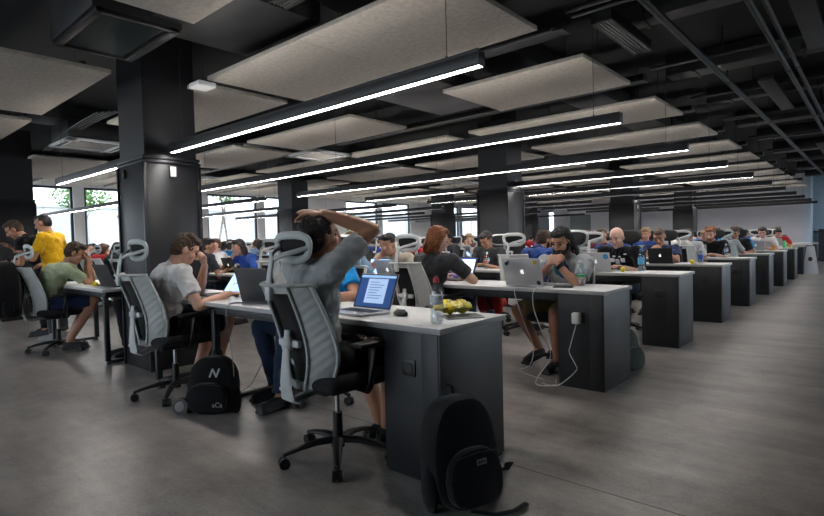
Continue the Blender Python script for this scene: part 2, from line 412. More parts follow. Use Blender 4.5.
    m.sph((0,-.295,.665),(.040,.028,.040)); m.box((0,-.280,.665),(.17,.03,.035),.008); m.build('spine', F_, root)
    m = MB(); m.box((.008,-.3300,.440),(.006,.002,.02)); m.box((-.010,-.3300,.440),(.012,.002,.02)); m.box((-.026,-.3300,.443),(.010,.002,.014))
    m.build('emblem', M_white, root)
    m = MB(); m.tube([(0,-.385,.89),(0,-.390,.96),(0,-.380,1.03),(0,-.365,1.095)], [(.012,.020),(.012,.019),(.011,.017),(.010,.015)], 10, ax=(1,0,0)); m.box((0,-.388,.92),(.045,.03,.07),.01); m.build('headrest_stem', F_, root)
    m = MB(); pts = []
    for k in range(36):
        a = 2*math.pi*k/36; ca, sa = math.cos(a), math.sin(a); x = .134*abs(ca)**.62*(1 if ca>0 else -1); z = .062*abs(sa)**.7*(1 if sa>0 else -1)
        x *= 1+.10*(z/.07)
        pts.append((x, -.265+.45*x*x*3*.8 - .10*z, 1.135+z))
    m.tube(pts, [(.020,.013)]*36, 10, ax=(0,1,0), closed=True)
    for s in (-1,1): m.tube([(0,-.365,1.08),(s*.045,-.345,1.10),(s*.10,-.29,1.12),(s*.135,-.250,1.135)], [(.013,.010)]*4, 8, ax=(0,1,0))
    m.build('headrest_ring', F_, root)
    m = MB(); bm = m.bm
    c = bm.verts.new((0,-.258,1.135)); c2 = bm.verts.new((0,-.250,1.135)); ra = [bm.verts.new((p[0],p[1]+.006,p[2])) for p in pts]; rb = [bm.verts.new((p[0],p[1]+.014,p[2])) for p in pts]
    for k in range(36):
        j=(k+1)%36; bm.faces.new((c,ra[k],ra[j])); bm.faces.new((c2,rb[j],rb[k])); bm.faces.new((ra[k],rb[k],rb[j],ra[j]))
    m.build('headrest_net', M_net, root)
    return root
CHAIR = {}
for k, fm in (('grey', M_chair), ('white', M_chairw), ('black', M_black)):
    CHAIR[k] = [make_chair(fm), False]
def chair(x, y, rz, label, kind='white', group=None):
    proto, used = CHAIR[kind]
    if used: o = copy_tree(proto)
    else: KIDS[proto.name] = list(proto.children); o = proto; CHAIR[kind][1] = True
    o.location = (x, y, 0); o.rotation_euler = (0,0,rz)
    if 'group' in o: del o['group']
    return tag(o, label, 'chair', group)

# ------------------------------------------------------------------ rows of desks
D_ = 1.929
Yn = lambda i: 1.876+D_*(i-1)
Yf = lambda i: 2.442+D_*(i-1)
YL = lambda i: 2.285+D_*(i-1)
XE = -1.494
ORD = ['','nearest','second','third','fourth','fifth','sixth','seventh','eighth','ninth','tenth','eleventh']
PROT = {}
def desk(i, x0, x1, ped, label, group):
    """x0 left end, x1 right end"""
    y0, y1 = Yn(i), Yf(i); cy = (y0+y1)/2; L = x1-x0; key = (round(L,3), ped)
    if key in PROT:
        o = copy_tree(PROT[key])
        if 'group' in o: del o['group']
        o.location = (x1, cy, 0); return tag(o, label, 'desk', group)
    root = empty('office_desk', (x1, cy, 0)); W = y1-y0; h = W/2
    m = MB(); m.box((-L/2,0,.736),(L,W,.028),.003); o = m.build('tabletop', M_top, root); o.data.materials.append(M_edge)
    for p in o.data.polygons:
        if abs(p.normal.z) < .5: p.material_index = 1
    fr = [.62, 2.10, 3.1] if ped and L > 3 else [.08, L-.08]
    if ped and L > 3: fr = [2.12, 3.1]
    m = MB(); xs = -.38 if ped else -.05
    for s in (-1,1): m.box(((xs-(L-.1))/2, s*(h-.06), .692),(L-.1+xs,.03,.06),.004)
    m.box(((xs-(L-.1))/2, 0, .66),(L-.1+xs,.20,.05),.004)
    m.build('frame_rail', M_deskd, root)
    for f in fr:
        if f > L: continue
        m = MB()
        for s in (-1,1): m.box((-f, s*(h-.055), .36),(.045,.045,.66),.003)
        m.box((-f,0,.025),(.045,W-.11,.03),.003); m.box((-f,0,.69),(.045,W-.11,.045),.003)
        for s in (-1,1): m.cyl((-f,s*(h-.06),0),(-f,s*(h-.06),.012),.02,n=10)
        m.build('leg_frame', M_deskd, root)
    if ped:
        m = MB(); m.box((-.197,0,.368),(.362,W-.03,.708),.004); m.box((-.197,0,.012),(.35,W-.05,.024))
        o = m.build('side_cabinet', M_deskd, root)
        m = MB(); m.box((-.075,-h+.0135,.368),(.10,.006,.690),.002); m.build('cabinet_strip', M_deskd, o)
        m = MB(); m.box((-.205,-h+.012,.545),(.082,.010,.082),.004); m.cyl((-.205,-h+.008,.545),(-.205,-h+.004,.545),.026,n=20); q = m.build('power_socket', M_black, o)
    PROT[key] = root; KIDS[root.name] = list(root.children)
    for c in root.children: KIDS[c.name] = list(c.children)
    return tag(root, label, 'desk', group)
colrow = (1,4,7,10)
for i in range(1, 12):
    lab = f'white-topped desk with dark end cabinet facing the aisle, {ORD[i]} row from the front'
    if i == 1: lab = 'white-topped desk nearest the camera with dark end cabinet and the yellow crisp packet'
    if i == 2: lab = 'white-topped desk whose dark end cabinet has a white charger plugged in, second row'
    desk(i, -4.95, XE, True, lab, 'desks with end cabinets along the aisle')
    if i == 1:
        desk(1, -7.55, -5.68, False, 'white desk on black metal legs left of the column, with the man in pale green', None)
    else:
        desk(i, -8.40, -4.97 if i not in colrow else -5.75, False, f'white desk behind the aisle desk in the middle of the {ORD[i]} row', 'inner desks in the middle of the rows')
    if i >= 2:
        desk(i, -16.9, -11.5 if i in colrow else -9.3, False, f'long white desk run towards the windows in the {ORD[i]} row', 'desk runs by the windows')

# ------------------------------------------------------------------ pendant lights
n_l = 0
LP = {}
def pendant(i, x0, x1, label, group):
    y = YL(i); L = x1-x0; key = round(L,3)
    if key in LP:
        o = copy_tree(LP[key]); o.location = (x1, y, 2.03)
        if 'group' in o: del o['group']
        return tag(o, label, 'light', group)
    root = empty('linear_pendant_light', (x1, y, 2.03))
    m = MB(); m.box((-L/2,0,.0385),(L,.058,.064),.001)
    for q in (-1,1): m.box((-L/2,q*.0255,.0025),(L,.007,.011),.001)
    for q in (-.0035,-L+.0035): m.box((q,0,.003),(.007,.058,.010),.001)
    for q in (-1,1): m.box((-L/2,q*.024,.0755),(L,.010,.014),.001)
    m.build('housing', mat('black_lamp_housing',(.02,.02,.022),.45), root)
    m = MB(); m.box((-L/2,0,.0035),(L-.014,.044,.006)); m.build('diffuser', M_lens, root)
    m = MB(); m.box((-L/2,0,.0718),(L-.04,.034,.002)); m.build('added_uplight_strip', M_up, root)  # unseen upward strip, added to light the panels above
    for f in (.22, L/2, L-.22) if L > 4 else (.22, L-.22):
        m = MB(); m.cyl((-f,0,.07),(-f,0,1.10),.0022,n=6); m.cyl((-f,0,.072),(-f,0,.10),.007,n=8); m.build('hanging_wire', M_black, root)
    LP[key] = root; KIDS[root.name] = list(root.children)
    return tag(root, label, 'light', group)
for i in range(1, 12):
    if i in colrow:
        pendant(i, -4.97, -1.51, f'short glowing black pendant light over the aisle end of the {ORD[i]} desk row', 'short aisle lights between column and aisle')
        pendant(i, -8.40, -5.78, f'black linear pendant light left of the column in the {ORD[i]} row', 'lights left of the columns')
        if i > 1: pendant(i, -17.0, -11.6, f'distant linear pendant light before the windows over the {ORD[i]} row, starting at a column', 'short lights before the windows')
    else:
        pendant(i, -8.25, -1.51, f'long glowing black pendant light over the aisle end of the {ORD[i]} desk row', 'long aisle lights')
        pendant(i, -17.0, -9.3, f'long distant linear pendant light before the windows over the {ORD[i]} row', 'long lights before the windows')

# ------------------------------------------------------------------ columns
def column(x1, yc, k, w=.6, d=.52):
    y0 = yc-d/2
    m = MB(); m.box((x1-w/2, yc, 2.56),(w-.03, d-.03, 1.18)); m.box((x1-w/2, yc, .985),(w, d, 1.97),.004)
    o = struct(m.build(f'column_{k}', M_col))
    m = MB(); m.box((x1-w/2, yc, 1.945),(w+.03, d+.03, .022),.002); m.box((x1-w/2, yc, 1.985),(w+.02, d+.02, .03),.002)
    for a in (x1, x1-w):
        for b in (yc-d/2, yc+d/2): m.box((a, b, .965),(.03,.03,1.93),.003)
    m.build('corner_trim', M_coltrim, o)
    if k not in (1, 3): return
    s = empty('emergency_sensor', (x1+.012, yc+.0, 1.86)); tag(s, f'small white sensor on the aisle side of the {k} black column' if 0 else SENS[k-1], 'sensor')
    m = MB(); m.box((0,0,0),(.026,.055,.095),.006); m.build('casing', M_white, s); m = MB(); m.box((-.004,0,0),(.02,.07,.11),.004); m.build('back_plate', M_black, s)
SENS = ['small white sensor on the nearest black column', 'small white sensor on the big black column in the middle of the photo', 'small white sensor on the black column behind the bald man', 'small white sensor on the farthest black column on the right', 'small white sensor on the dark column at the left edge', 'small white sensor on the column behind the raised arms', 'small white sensor on the column in front of the far windows','small white sensor on the farthest left column']
for k, (x1, yc) in enumerate([(-5.035, 2.315), (-4.66, 8.0), (-4.60, 13.86), (-4.64, 19.6), (-10.7, 2.31), (-10.72, 8.07), (-10.5, 13.86), (-10.55, 19.62)]):
    column(x1, yc, k+1)
m = MB(); m.box((-5.47,2.315-.272,1.86),(.05,.024,.09),.01); tag(m.build('wall_speaker', M_duct2), 'small grey device on the window side face of the nearest column', 'sensor')

# ------------------------------------------------------------------ room shell
M_floor = bpy.data.materials.new('polished_concrete'); M_floor.use_nodes = True
nt = M_floor.node_tree; b = nt.nodes['Principled BSDF']; N = nt.nodes.new; Lk = nt.links.new
tc = N('ShaderNodeTexCoord')
def nz(scale, det, rough, vec=None, dist=0):
    n = N('ShaderNodeTexNoise'); n.inputs['Scale'].default_value = scale; n.inputs['Detail'].default_value = det; n.inputs['Roughness'].default_value = rough; n.inputs['Distortion'].default_value = dist
    Lk(vec or tc.outputs['Object'], n.inputs['Vector']); return n
n1 = nz(.55, 8, .6, dist=.6); n2 = nz(3.2, 10, .72, dist=.4); n3 = nz(60, 4, .6)
mp = N('ShaderNodeMapping'); mp.inputs['Scale'].default_value = (.5, 3.0, 1); mp.inputs['Rotation'].default_value = (0,0,R_(24)); Lk(tc.outputs['Object'], mp.inputs[0]); n4 = nz(1.4, 8, .65, mp.outputs[0])
def mixf(a, b_, f):
    q = N('ShaderNodeMix'); q.data_type = 'FLOAT'; q.inputs[0].default_value = f; Lk(a, q.inputs[2]); Lk(b_, q.inputs[3]); return q.outputs[0]
v = mixf(mixf(mixf(n1.outputs['Fac'], n2.outputs['Fac'], .5), n4.outputs['Fac'], .3), n3.outputs['Fac'], .12)
cr = N('ShaderNodeValToRGB'); e = cr.color_ramp.elements
e[0].position = .40; e[0].color = (.088,.078,.071,1); e[1].position = .62; e[1].color = (.42,.38,.347,1); Lk(v, cr.inputs[0])
# saw-cut joints
sx = N('ShaderNodeSeparateXYZ'); Lk(tc.outputs['Object'], sx.inputs[0])
def joint(out, period, off):
    a = N('ShaderNodeMath'); a.operation='ADD'; a.inputs[1].default_value = off; Lk(out, a.inputs[0])
    p = N('ShaderNodeMath'); p.operation='PINGPONG'; p.inputs[1].default_value = period/2; Lk(a.outputs[0], p.inputs[0])
    c = N('ShaderNodeMath'); c.operation='LESS_THAN'; c.inputs[1].default_value = .005; Lk(p.outputs[0], c.inputs[0]); return c.outputs[0]
mx = N('ShaderNodeMath'); mx.operation='MAXIMUM'; Lk(joint(sx.outputs['X'], 5.7, 5.0), mx.inputs[0]); Lk(joint(sx.outputs['Y'], 5.787, -2.33), mx.inputs[1])
jm = N('ShaderNodeMix'); jm.data_type='RGBA'; Lk(mx.outputs[0], jm.inputs[0]); Lk(cr.outputs[0], jm.inputs[6]); jm.inputs[7].default_value = (.06,.055,.05,1); Lk(jm.outputs[2], b.inputs['Base Color'])
rr = N('ShaderNodeMapRange'); rr.inputs['To Min'].default_value = .20; rr.inputs['To Max'].default_value = .46; Lk(n2.outputs['Fac'], rr.inputs['Value']); Lk(rr.outputs[0], b.inputs['Roughness'])
bp = N('ShaderNodeBump'); bp.inputs['Strength'].default_value = .06; bp.inputs['Distance'].default_value=.01; Lk(n2.outputs['Fac'], bp.inputs['Height']); Lk(bp.outputs[0], b.inputs['Normal'])
XW, XR, YB_, YT = -18.5, 3.6, -4.0, 44.0
m = MB(); m.box(((XW+XR)/2,(YB_+YT)/2,-.05),(XR-XW,YT-YB_,.1)); struct(m.build('floor', M_floor))
m = MB(); m.box(((XW+XR)/2,(YB_+YT)/2,3.30),(XR-XW,YT-YB_,.1)); struct(m.build('ceiling', M_ceil))
M_wallw = mat('white_plaster', (.85,.85,.86), .8, noise_amt=.03, nscale=2, bump=.05, bscale=80)
M_wallg = mat('grey_plaster', (.62,.61,.66), .8, noise_amt=.04, nscale=1, bump=.05, bscale=80)
M_wallb = mat('daylight_blue_plaster', (.42,.55,.68), .8, noise_amt=.05, nscale=1.5, bump=.05, bscale=60)  # bluish daylight on the end wall is put into this colour
M_dark = mat('charcoal_wall', (.03,.03,.033), .8, noise_amt=.1, nscale=2)
# window wall on the left with openings
wins = []
for s0 in (-3.35, 3.35, 9.75, 16.5, 23.2, 29.9, 36.6):
    for a, b_ in ((s0, s0+2.08), (s0+2.38, s0+4.46)): wins.append((a, b_))
ZB, ZT = .55, 3.05
m = MB(); yy = YB_
for a, b_ in wins:
    m.box((XW-.15, (yy+a)/2, 1.65),(.3, a-yy, 3.3)); yy = b_
    m.box((XW-.15, (a+b_)/2, ZB/2),(.3, b_-a, ZB)); m.box((XW-.15, (a+b_)/2, (ZT+3.3)/2),(.3, b_-a, 3.3-ZT))
m.box((XW-.15, (yy+YT)/2, 1.65),(.3, YT-yy, 3.3))
struct(m.build('wall_left', M_wallw))
M_frame = mat('anthracite_window_frame', (.03,.04,.055), .4); M_pane = thin_glass('window_glass', (.93,.97,1.0), .06)
for k, (a, b_) in enumerate(wins):
    f = MB(); x = XW-.10; w = .07
    for (c, d) in (((x,(a+b_)/2,ZB+w/2),(.07,b_-a,w)), ((x,(a+b_)/2,ZT-w/2),(.07,b_-a,w)), ((x,a+w/2,(ZB+ZT)/2),(.07,w,ZT-ZB)), ((x,b_-w/2,(ZB+ZT)/2),(.07,w,ZT-ZB))): f.box(c, d, .004)
    o = struct(f.build(f'window_{k+1}', M_frame))
    m = MB(); m.box((x,(a+b_)/2,(ZB+ZT)/2),(.008,b_-a-2*w+.01,ZT-ZB-2*w+.01)); m.build('pane', M_pane, o)
    m = MB(); m.box((XW+.03,(a+b_)/2,ZB-.012),(.30,b_-a+.1,.03),.004); m.build('window_sill', M_white, o)
m = MB(); m.box((-11.7-.1, (24+YT)/2, 1.65),(.2, YT-24, 3.3)); struct(m.build('wall_inner', M_wallg))
# far grey wall with a recessed doorway
m = MB()
for x0, x1, z0, z1 in ((-11.7,-11.15,0,3.25),(-10.05,-2.12,0,3.25),(-11.15,-10.05,2.15,3.25)): m.box(((x0+x1)/2, 24.1, (z0+z1)/2),(x1-x0,.2,z1-z0))
struct(m.build('wall_far', M_wallg))
m = MB(); m.box((-10.6,24.22,1.075),(1.1,.04,2.15)); o = struct(m.build('door_1', mat('grey_green_door',(.20,.225,.23),.5)))
m = MB(); m.cyl((-10.15,24.18,1.02),(-10.15,24.12,1.02),.012); m.cyl((-10.15,24.13,1.02),(-10.28,24.13,1.02),.010); m.build('door_handle', M_chrome, o)
m = MB(); m.box((-2.0,24.45,1.65),(.24,.9,3.3)); struct(m.build('trim_1', mat('pale_pier_plaster',(.55,.64,.74),.8)))
m = MB(); m.box((-.3,25.6,1.65),(8.0,.2,3.3)); struct(m.build('wall_end', M_wallb))
m = MB(); m.box((.75,25.47,1.10),(5.3,.05,.05),.005); m.box((.75,25.485,.05),(5.3,.03,.10)); struct(m.build('trim_2', M_dark))
m = MB(); m.box(((XW-11.7)/2,YT+.1,1.65),(-11.7-XW,.2,3.3)); struct(m.build('wall_back', M_wallg))
m = MB(); xx = XW-.3; kb = 0  # windows behind the camera are unseen, added as daylight fill
for a, b_ in [(-17.5+4.2*k, -17.5+4.2*k+3.4) for k in range(4)]:
    m.box(((xx+a)/2,YB_-.1,1.65),(a-xx,.2,3.3)); xx = b_
    m.box(((a+b_)/2,YB_-.1,.4),(b_-a,.2,.8)); m.box(((a+b_)/2,YB_-.1,3.1),(b_-a,.2,.4))
    f = MB()
    for c, d in ((((a+b_)/2,YB_-.1,.83),(b_-a,.08,.06)),(((a+b_)/2,YB_-.1,2.87),(b_-a,.08,.06)),((a+.03,YB_-.1,1.85),(.06,.08,2.1)),((b_-.03,YB_-.1,1.85),(.06,.08,2.1)),(((a+b_)/2,YB_-.1,1.85),(.06,.08,2.1))): f.box(c,d,.004)
    o = struct(f.build(f'window_{21+kb}', M_frame)); q = MB(); q.box(((a+b_)/2,YB_-.1,1.85),(b_-a,.01,2.1)); q.build('pane', M_pane, o); kb += 1
m.box(((xx+XR+.3)/2,YB_-.1,1.65),(XR+.3-xx,.2,3.3)); struct(m.build('wall_behind', M_wallw))
# right wall with unseen tall windows, put in to bring daylight onto the aisle
m = MB(); yy = YB_; RW = [(6.4,9.6),(11.8,15.0),(17.5,24.8)]
for k, (a, b_) in enumerate(RW):
    m.box((XR+.1,(yy+a)/2,1.65),(.2,a-yy,3.3)); yy = b_
    m.box((XR+.1,(a+b_)/2,.35),(.2,b_-a,.7)); m.box((XR+.1,(a+b_)/2,3.1),(.2,b_-a,.4))
    f = MB(); n = max(1, round((b_-a)/1.6))
    for q in range(n+1): f.box((XR+.1,a+.035+(b_-a-.07)*q/n,1.8),(.08,.07,2.2))
    f.box((XR+.1,(a+b_)/2,.73),(.08,b_-a,.07)); f.box((XR+.1,(a+b_)/2,2.87),(.08,b_-a,.07))
    o = struct(f.build(f'window_{30+k}', M_frame)); q = MB(); q.box((XR+.1,(a+b_)/2,1.8),(.01,b_-a-.05,2.15)); q.build('pane', M_pane, o)
m.box((XR+.1,(yy+25.7)/2,1.65),(.2,25.7-yy,3.3)); struct(m.build('wall_right', M_dark))
m = MB(); m.box((45,20,-.3),(82,160,.3)); struct(m.build('ground_outside', MATS['pale_gravel'] if 'pale_gravel' in MATS else mat('pale_gravel',(.32,.31,.28),.95,noise_amt=.2,nscale=3)))

# ------------------------------------------------------------------ outside
m = MB(); m.box((-60,20,-.3),(83,160,.3)); struct(m.build('ground_outside', mat('pale_gravel',(.32,.31,.28),.95,noise_amt=.2,nscale=3)))
M_conc = mat('pale_concrete', (.55,.55,.54), .9, noise_amt=.10, nscale=1.2, bump=.2, bscale=14)
m = MB()
m.box((-25.2,20,1.35),(.3,90,3.0)); m.box((-25.2,20,2.9),(.42,90,.10))
for y in range(-20,64,4): m.box((-25.0,y,1.35),(.12,.3,3.0))
tag(m.build('garden_wall', M_conc), 'pale concrete garden wall seen through the left windows', 'wall', kind='structure')
M_leaf = mat('leaf_green', (.10,.24,.05), .7, noise_amt=.4, nscale=3); M_bark = mat('pale_bark', (.16,.13,.10), .9, noise_amt=.3, nscale=12)
random.seed(3)
def tree(x, y, h, r, n, label, lean=0):
    root = empty('garden_tree', (x,y,-.15)); tag(root, label, 'tree', None)
    m = MB(); m.tube([(0,0,0),(lean*.3,lean*.2,h*.35),(lean*.5,lean*.6,h*.7),(lean*.6,lean,h)], [.06,.05,.04,.02], 8)
    for k in range(5):
        a = k*2.3; z = h*(.6+.08*k); m.tube([(lean*.5,lean*.6,z),(lean*.5+.5*math.cos(a)*r,lean*.6+.5*math.sin(a)*r,z+.5)], [.02,.008], 6)
    m.build('trunk', M_bark, root)
    bm = bmesh.new()
    for _ in range(n):
        a, t, rr = random.uniform(0,6.28), random.uniform(-1,1), r*random.random()**.5
        c = V((lean*.6+rr*math.cos(a)*math.sqrt(1-t*t), lean+rr*math.sin(a)*math.sqrt(1-t*t), h+t*r*.6))
        u = V((random.uniform(-1,1),random.uniform(-1,1),random.uniform(-1,1))).normalized()*.07; w_ = u.cross(V((random.random(),1,random.random()))).normalized()*.045
        bm.faces.new([bm.verts.new(c+q) for q in (u, w_, -u, -w_)])
    me = bpy.data.meshes.new('foliage'); bm.to_mesh(me); bm.free(); me.materials.append(M_leaf); link('foliage', me, root)
tree(-22.5, 6.9, 3.3, 1.0, 1500, 'leafy young tree seen in the window left of the nearest column')
tree(-22.0, 4.2, 3.8, .8, 500, 'sparse tree crown over the garden wall at the far left window')
tree(-21.5, 11.6, 3.7, .9, 700, 'slim tree with two thin stems in the window right of the nearest column', .5)
tree(-21.6, 12.4, 4.3, .7, 300, 'thin bare-stemmed tree beside the slim tree outside the window', -.4)
tree(-23, 19.6, 2.3, 1.3, 1500, 'green bushy tree behind the raised elbow outside', .2)

# ------------------------------------------------------------------ ceiling: acoustic rafts
M_raft = mat('wood_wool_panel', (.40,.365,.32), .95, noise_amt=.13, nscale=26, bump=.6, bscale=120)
M_seam = mat('panel_seam', (.17,.155,.14), .95)
RP = {}
def raft(x0, x1, y0, y1, label, group, z=2.68):
    key = (round(x1-x0,3), round(y1-y0,3))
    L, W = x1-x0, y1-y0
    if key in RP:
        o = copy_tree(RP[key]); o.location = (x1, y0, z)
        return tag(o, label, 'ceiling panel', group)
    root = empty('acoustic_panel', (x1, y0, z))
    m = MB(); n = max(1, round(L/1.2))
    for k in range(n):
        a, b_ = -L*k/n, -L*(k+1)/n; m.box(((a+b_)/2, W/2, .0175),(L/n-.003, W, .035),.002)
    m.build('panel_board', M_raft, root)
    m = MB()
    for y in (.2, W-.2): m.box((-L/2, y, .055),(L-.1,.04,.04))
    for x in (-.25,-L+.25):
        for y in (.2, W-.2): m.cyl((x,y,.06),(x,y,.56),.003,n=6)
    m.build('panel_hanger', M_duct, root)
    RP[key] = root; KIDS[root.name] = list(root.children)
    return tag(root, label, 'ceiling panel', group)
lefts = {0:-3.55,1:-4.66,2:-3.42,3:-4.46,4:-4.5,5:-3.5,6:-4.4,7:-4.4}
for i in range(0, 12):
    y0 = 2.50+D_*(i-1); y1 = y0+1.14
    if i == 1: y1 = 3.62
    if i == 0: y1 = 1.82
    raft(-4.46 if i not in lefts else lefts[i], -1.90, y0, y1, f'beige ceiling panel in the line nearest the aisle, {["above the camera","large first full one","second full one","third","fourth","fifth","sixth","seventh","eighth","ninth","tenth","eleventh"][i]}', 'ceiling panels nearest the aisle')
    raft(-7.15, -4.85 if i else -5.05, y0, y1 - (.1 if i in(1,2) else 0), f'beige ceiling panel in the second line from the aisle, number {i+1} counting from the front', 'ceiling panels beside the columns')
    if i != 1: raft(-9.95, -7.55, y0, y1, f'beige ceiling panel in the third line from the aisle, number {i+1} counting from the front', 'ceiling panels in the middle')
    raft(-13.4, -10.4, y0, y1, f'beige ceiling panel in the fourth line from the aisle, number {i+1} counting from the front', 'ceiling panels towards the windows')

for i in range(0, 12):
    raft(-18.3, -13.75, 2.35+D_*(i-1), 2.35+D_*(i-1)+1.72, f'pale ceiling panel right by the windows, number {i+1} counting from the front', 'ceiling panels before the windows', z=3.06)
# ------------------------------------------------------------------ ceiling services
def thing(o, label, cat, group=None): return tag(o, label, cat, group)
def long_y(name, x, z, r, y0, y1, label, cat, m_=None, n=12, grp=None, clips=True):
    m = MB(); m.cyl((x,y0,z),(x,y1,z),r,n=n); o = m.build(name, m_ or M_duct, None)
    if clips:
        for y in range(int(y0)+1, int(y1), 3):
            k = MB(); k.box((x,y,(z+3.25)/2),(.012,.012,3.25-z)); k.cyl((x,y-.015,z),(x,y+.015,z),r+.006,n=12); k.build('pipe_hanger', M_duct2, o)
    return thing(o, label, cat, grp)
long_y('sprinkler_pipe', -1.31, 2.88, .030, -3.5, 23.6, 'long dark pipe running diagonally above the panel ends to the far wall', 'pipe', M_duct2)
long_y('sprinkler_pipe', -.74, 2.88, .024, -3.5, 23.6, 'thin dark pipe near the right edge of the ceiling, left of its twin', 'pipe', M_duct2)
long_y('sprinkler_pipe', -.66, 2.90, .020, -3.5, 23.6, 'thinner dark pipe right beside the thin pipe near the right edge', 'pipe', M_duct2)
long_y('air_duct', -.15, 3.0, .13, -3.5, 22, 'round black ventilation duct over the aisle', 'duct', n=24)
long_y('air_duct', .9, 2.95, .18, -3.5, 22, 'wide round black ventilation duct over the right side of the aisle', 'duct', n=28)
for i, (y, z, w) in enumerate([(3.2,3.02,.30),(5.1,3.08,.22),(6.9,3.02,.3),(8.8,3.05,.2),(10.9,3.02,.3),(13.0,3.05,.2),(15.2,3.02,.3),(17.6,3.05,.2),(20.0,3.02,.3),(22.4,3.0,.4)]):
    m = MB(); m.box((.8,y,z+.1),(5.4,w,.22),.01)
    for x in (-1.6,-.6,.4,1.4,2.4): m.box((x,y,z+.1),(.03,w+.03,.25))
    thing(m.build('air_duct', M_duct), f'flat black cross duct over the aisle, number {i+1} counting from the front', 'duct', 'cross ducts over the aisle')
for i, (y, z) in enumerate([(4.1,2.96),(4.22,2.96),(6.2,2.97),(7.9,2.96),(9.7,2.97),(9.85,2.97),(12.0,2.96),(14.2,2.96),(16.4,2.97),(18.8,2.96)]):
    m = MB(); m.cyl((-1.9,y,z),(3.5,y,z),.022,n=10); m.box((-1.2,y,z+.15),(.012,.012,.3)); m.box((1.5,y,z+.15),(.012,.012,.3))
    thing(m.build('conduit', M_duct2), f'thin dark conduit crossing over the aisle, number {i+1} counting from the front', 'pipe', 'conduits crossing the aisle')
for i, (x, y0, y1) in enumerate([(-.45,4.6,6.5),(.25,5.4,8.2),(-1.0,7.4,9.4),(-.4,9.3,12.2),(.3,12.8,16),(-.9,13.5,16),(1.6,8,14)]):
    m = MB(); m.box((x,(y0+y1)/2,2.93),(.16,y1-y0,.05),.004)
    for k in range(int((y1-y0)/.25)): m.box((x,y0+.12+k*.25,2.965),(.14,.02,.02))
    thing(m.build('cable_tray', M_duct2), f'short dark cable tray above the aisle, number {i+1} counting from the front', 'cable tray', 'short cable trays above the aisle')
for i, (x, z) in enumerate([(-3.0,3.02),(-8.9,3.0),(-13.6,3.0)]):
    m = MB(); m.box((x,10,z+.08),(.55,27,.2),.01)
    for y in range(-2,24,2): m.box((x,y,z+.08),(.60,.04,.25))
    thing(m.build('air_duct', M_duct), ['flat black main duct above the panels nearest the aisle','flat black main duct above the middle panels','flat black main duct above the panels by the windows'][i], 'duct')
for i in range(2, 12):
    m = MB(); y = 2.18+D_*(i-1)
    m.box((-7.2,y,2.84),(10.6,.16,.07),.005); m.cyl((-12.5,y-.14,2.80),(-1.95,y-.14,2.80),.020,n=10)
    for x in range(-12,-2,2): m.box((x,y,3.05),(.012,.012,.4))
    thing(m.build('cable_tray', M_duct), f'black cable tray in the gap between panels above the {ORD[i]} light', 'cable tray', 'cable trays between the panels')
# big metal box with grille at the top left
root = empty('air_handling_unit', (-4.42,1.62,2.76)); tag(root, 'dark rectangular air unit with a slatted grille above the nearest column', 'air unit')
m = MB(); m.box((-.02,.02,.20),(.92,.62,.34),.01); m.build('casing', M_duct, root)
m = MB(); 
for k in range(34): m.box((-.40+k*.024,.0,.022),(.004,.42,.014))
m.build('grille', mat('teal_grey_metal',(.05,.065,.07),.4,metal=.4), root)
m = MB()
for c, d in (((-.02,-.24,.02),(.92,.05,.03)),((-.02,.28,.02),(.92,.07,.03)),((-.46,.02,.02),(.04,.56,.03)),((.42,.02,.02),(.04,.56,.03))): m.box(c,d,.004)
m.build('grille_frame', M_duct2, root)
m = MB(); m.box((-3.75,2.2,2.93),(1.05,.95,.18),.01); thing(m.build('air_duct', M_duct2), 'dark flat duct piece between the large panel and the nearest column', 'duct')
m = MB(); m.box((-3.72,4.75,2.80),(.9,1.2,.16),.01); thing(m.build('air_duct', M_duct2), 'dark flat duct piece right of the second light gap', 'duct')
def cassette(x, y, label):
    root = empty('air_conditioning_cassette', (x,y,2.67)); tag(root, label, 'air conditioner', 'white ceiling cassettes')
    m = MB(); 
    for c, d in (((0,-.36,0),(.84,.12,.03)),((0,.36,0),(.84,.12,.03)),((-.36,0,0),(.12,.84,.03)),((.36,0,0),(.12,.84,.03)),((0,0,.02),(.80,.80,.02))): m.box(c,d,.004)
    m.build('casing', M_white, root)
    m = MB(); m.box((0,0,.004),(.56,.56,.016),.004); m.build('intake_grille', mat('beige_grille',(.38,.36,.33),.6), root)
    for a in range(4):
        m = MB(); r = Matrix.Rotation(a*math.pi/2,3,'Z'); m.box(r@V((0,.36,-.016)),(.5,.045,.006) if a%2==0 else (.045,.5,.006)); m.build('air_slot', M_black, root)
    m = MB(); m.box((0,0,.16),(.78,.78,.24),.02); m.build('housing', M_duct, root)
cassette(-8.75, 2.82, 'white ceiling cassette unit to the left of the nearest column')
cassette(-7.35, 5.95, 'white ceiling cassette unit above the head with raised arms')
cassette(-8.6, 11.9, 'white ceiling cassette unit farther down the hall')
def linear_vent(x, y, lx, ly, label):
    root = empty('linear_air_vent', (x,y,2.86)); tag(root, label, 'air vent')
    m = MB()
    for s in (-1,1): m.box((s*(lx/2-.012),0,0),(.024,ly,.03),.003); m.box((0,s*(ly/2-.012),0),(lx,.024,.03),.003)
    m.build('frame', M_duct2, root)
    m = MB(); n = 5
    for k in range(n):
        if lx > ly: m.box((0,-ly/2+.03+k*(ly-.06)/(n-1),0),(lx-.04,.012,.02))
        else: m.box((-lx/2+.03+k*(lx-.06)/(n-1),0,0),(.012,ly-.04,.02))
    m.build('louvres', mat('grey_metal_louvre',(.14,.14,.14),.4,metal=.3), root)
    m = MB(); m.box((0,0,.05),(lx-.02,ly-.02,.07)); m.build('plenum_box', M_duct, root)
linear_vent(-2.85, 2.1+.18, 1.1, .17, 'slim grey linear vent at the top edge above the large panel')
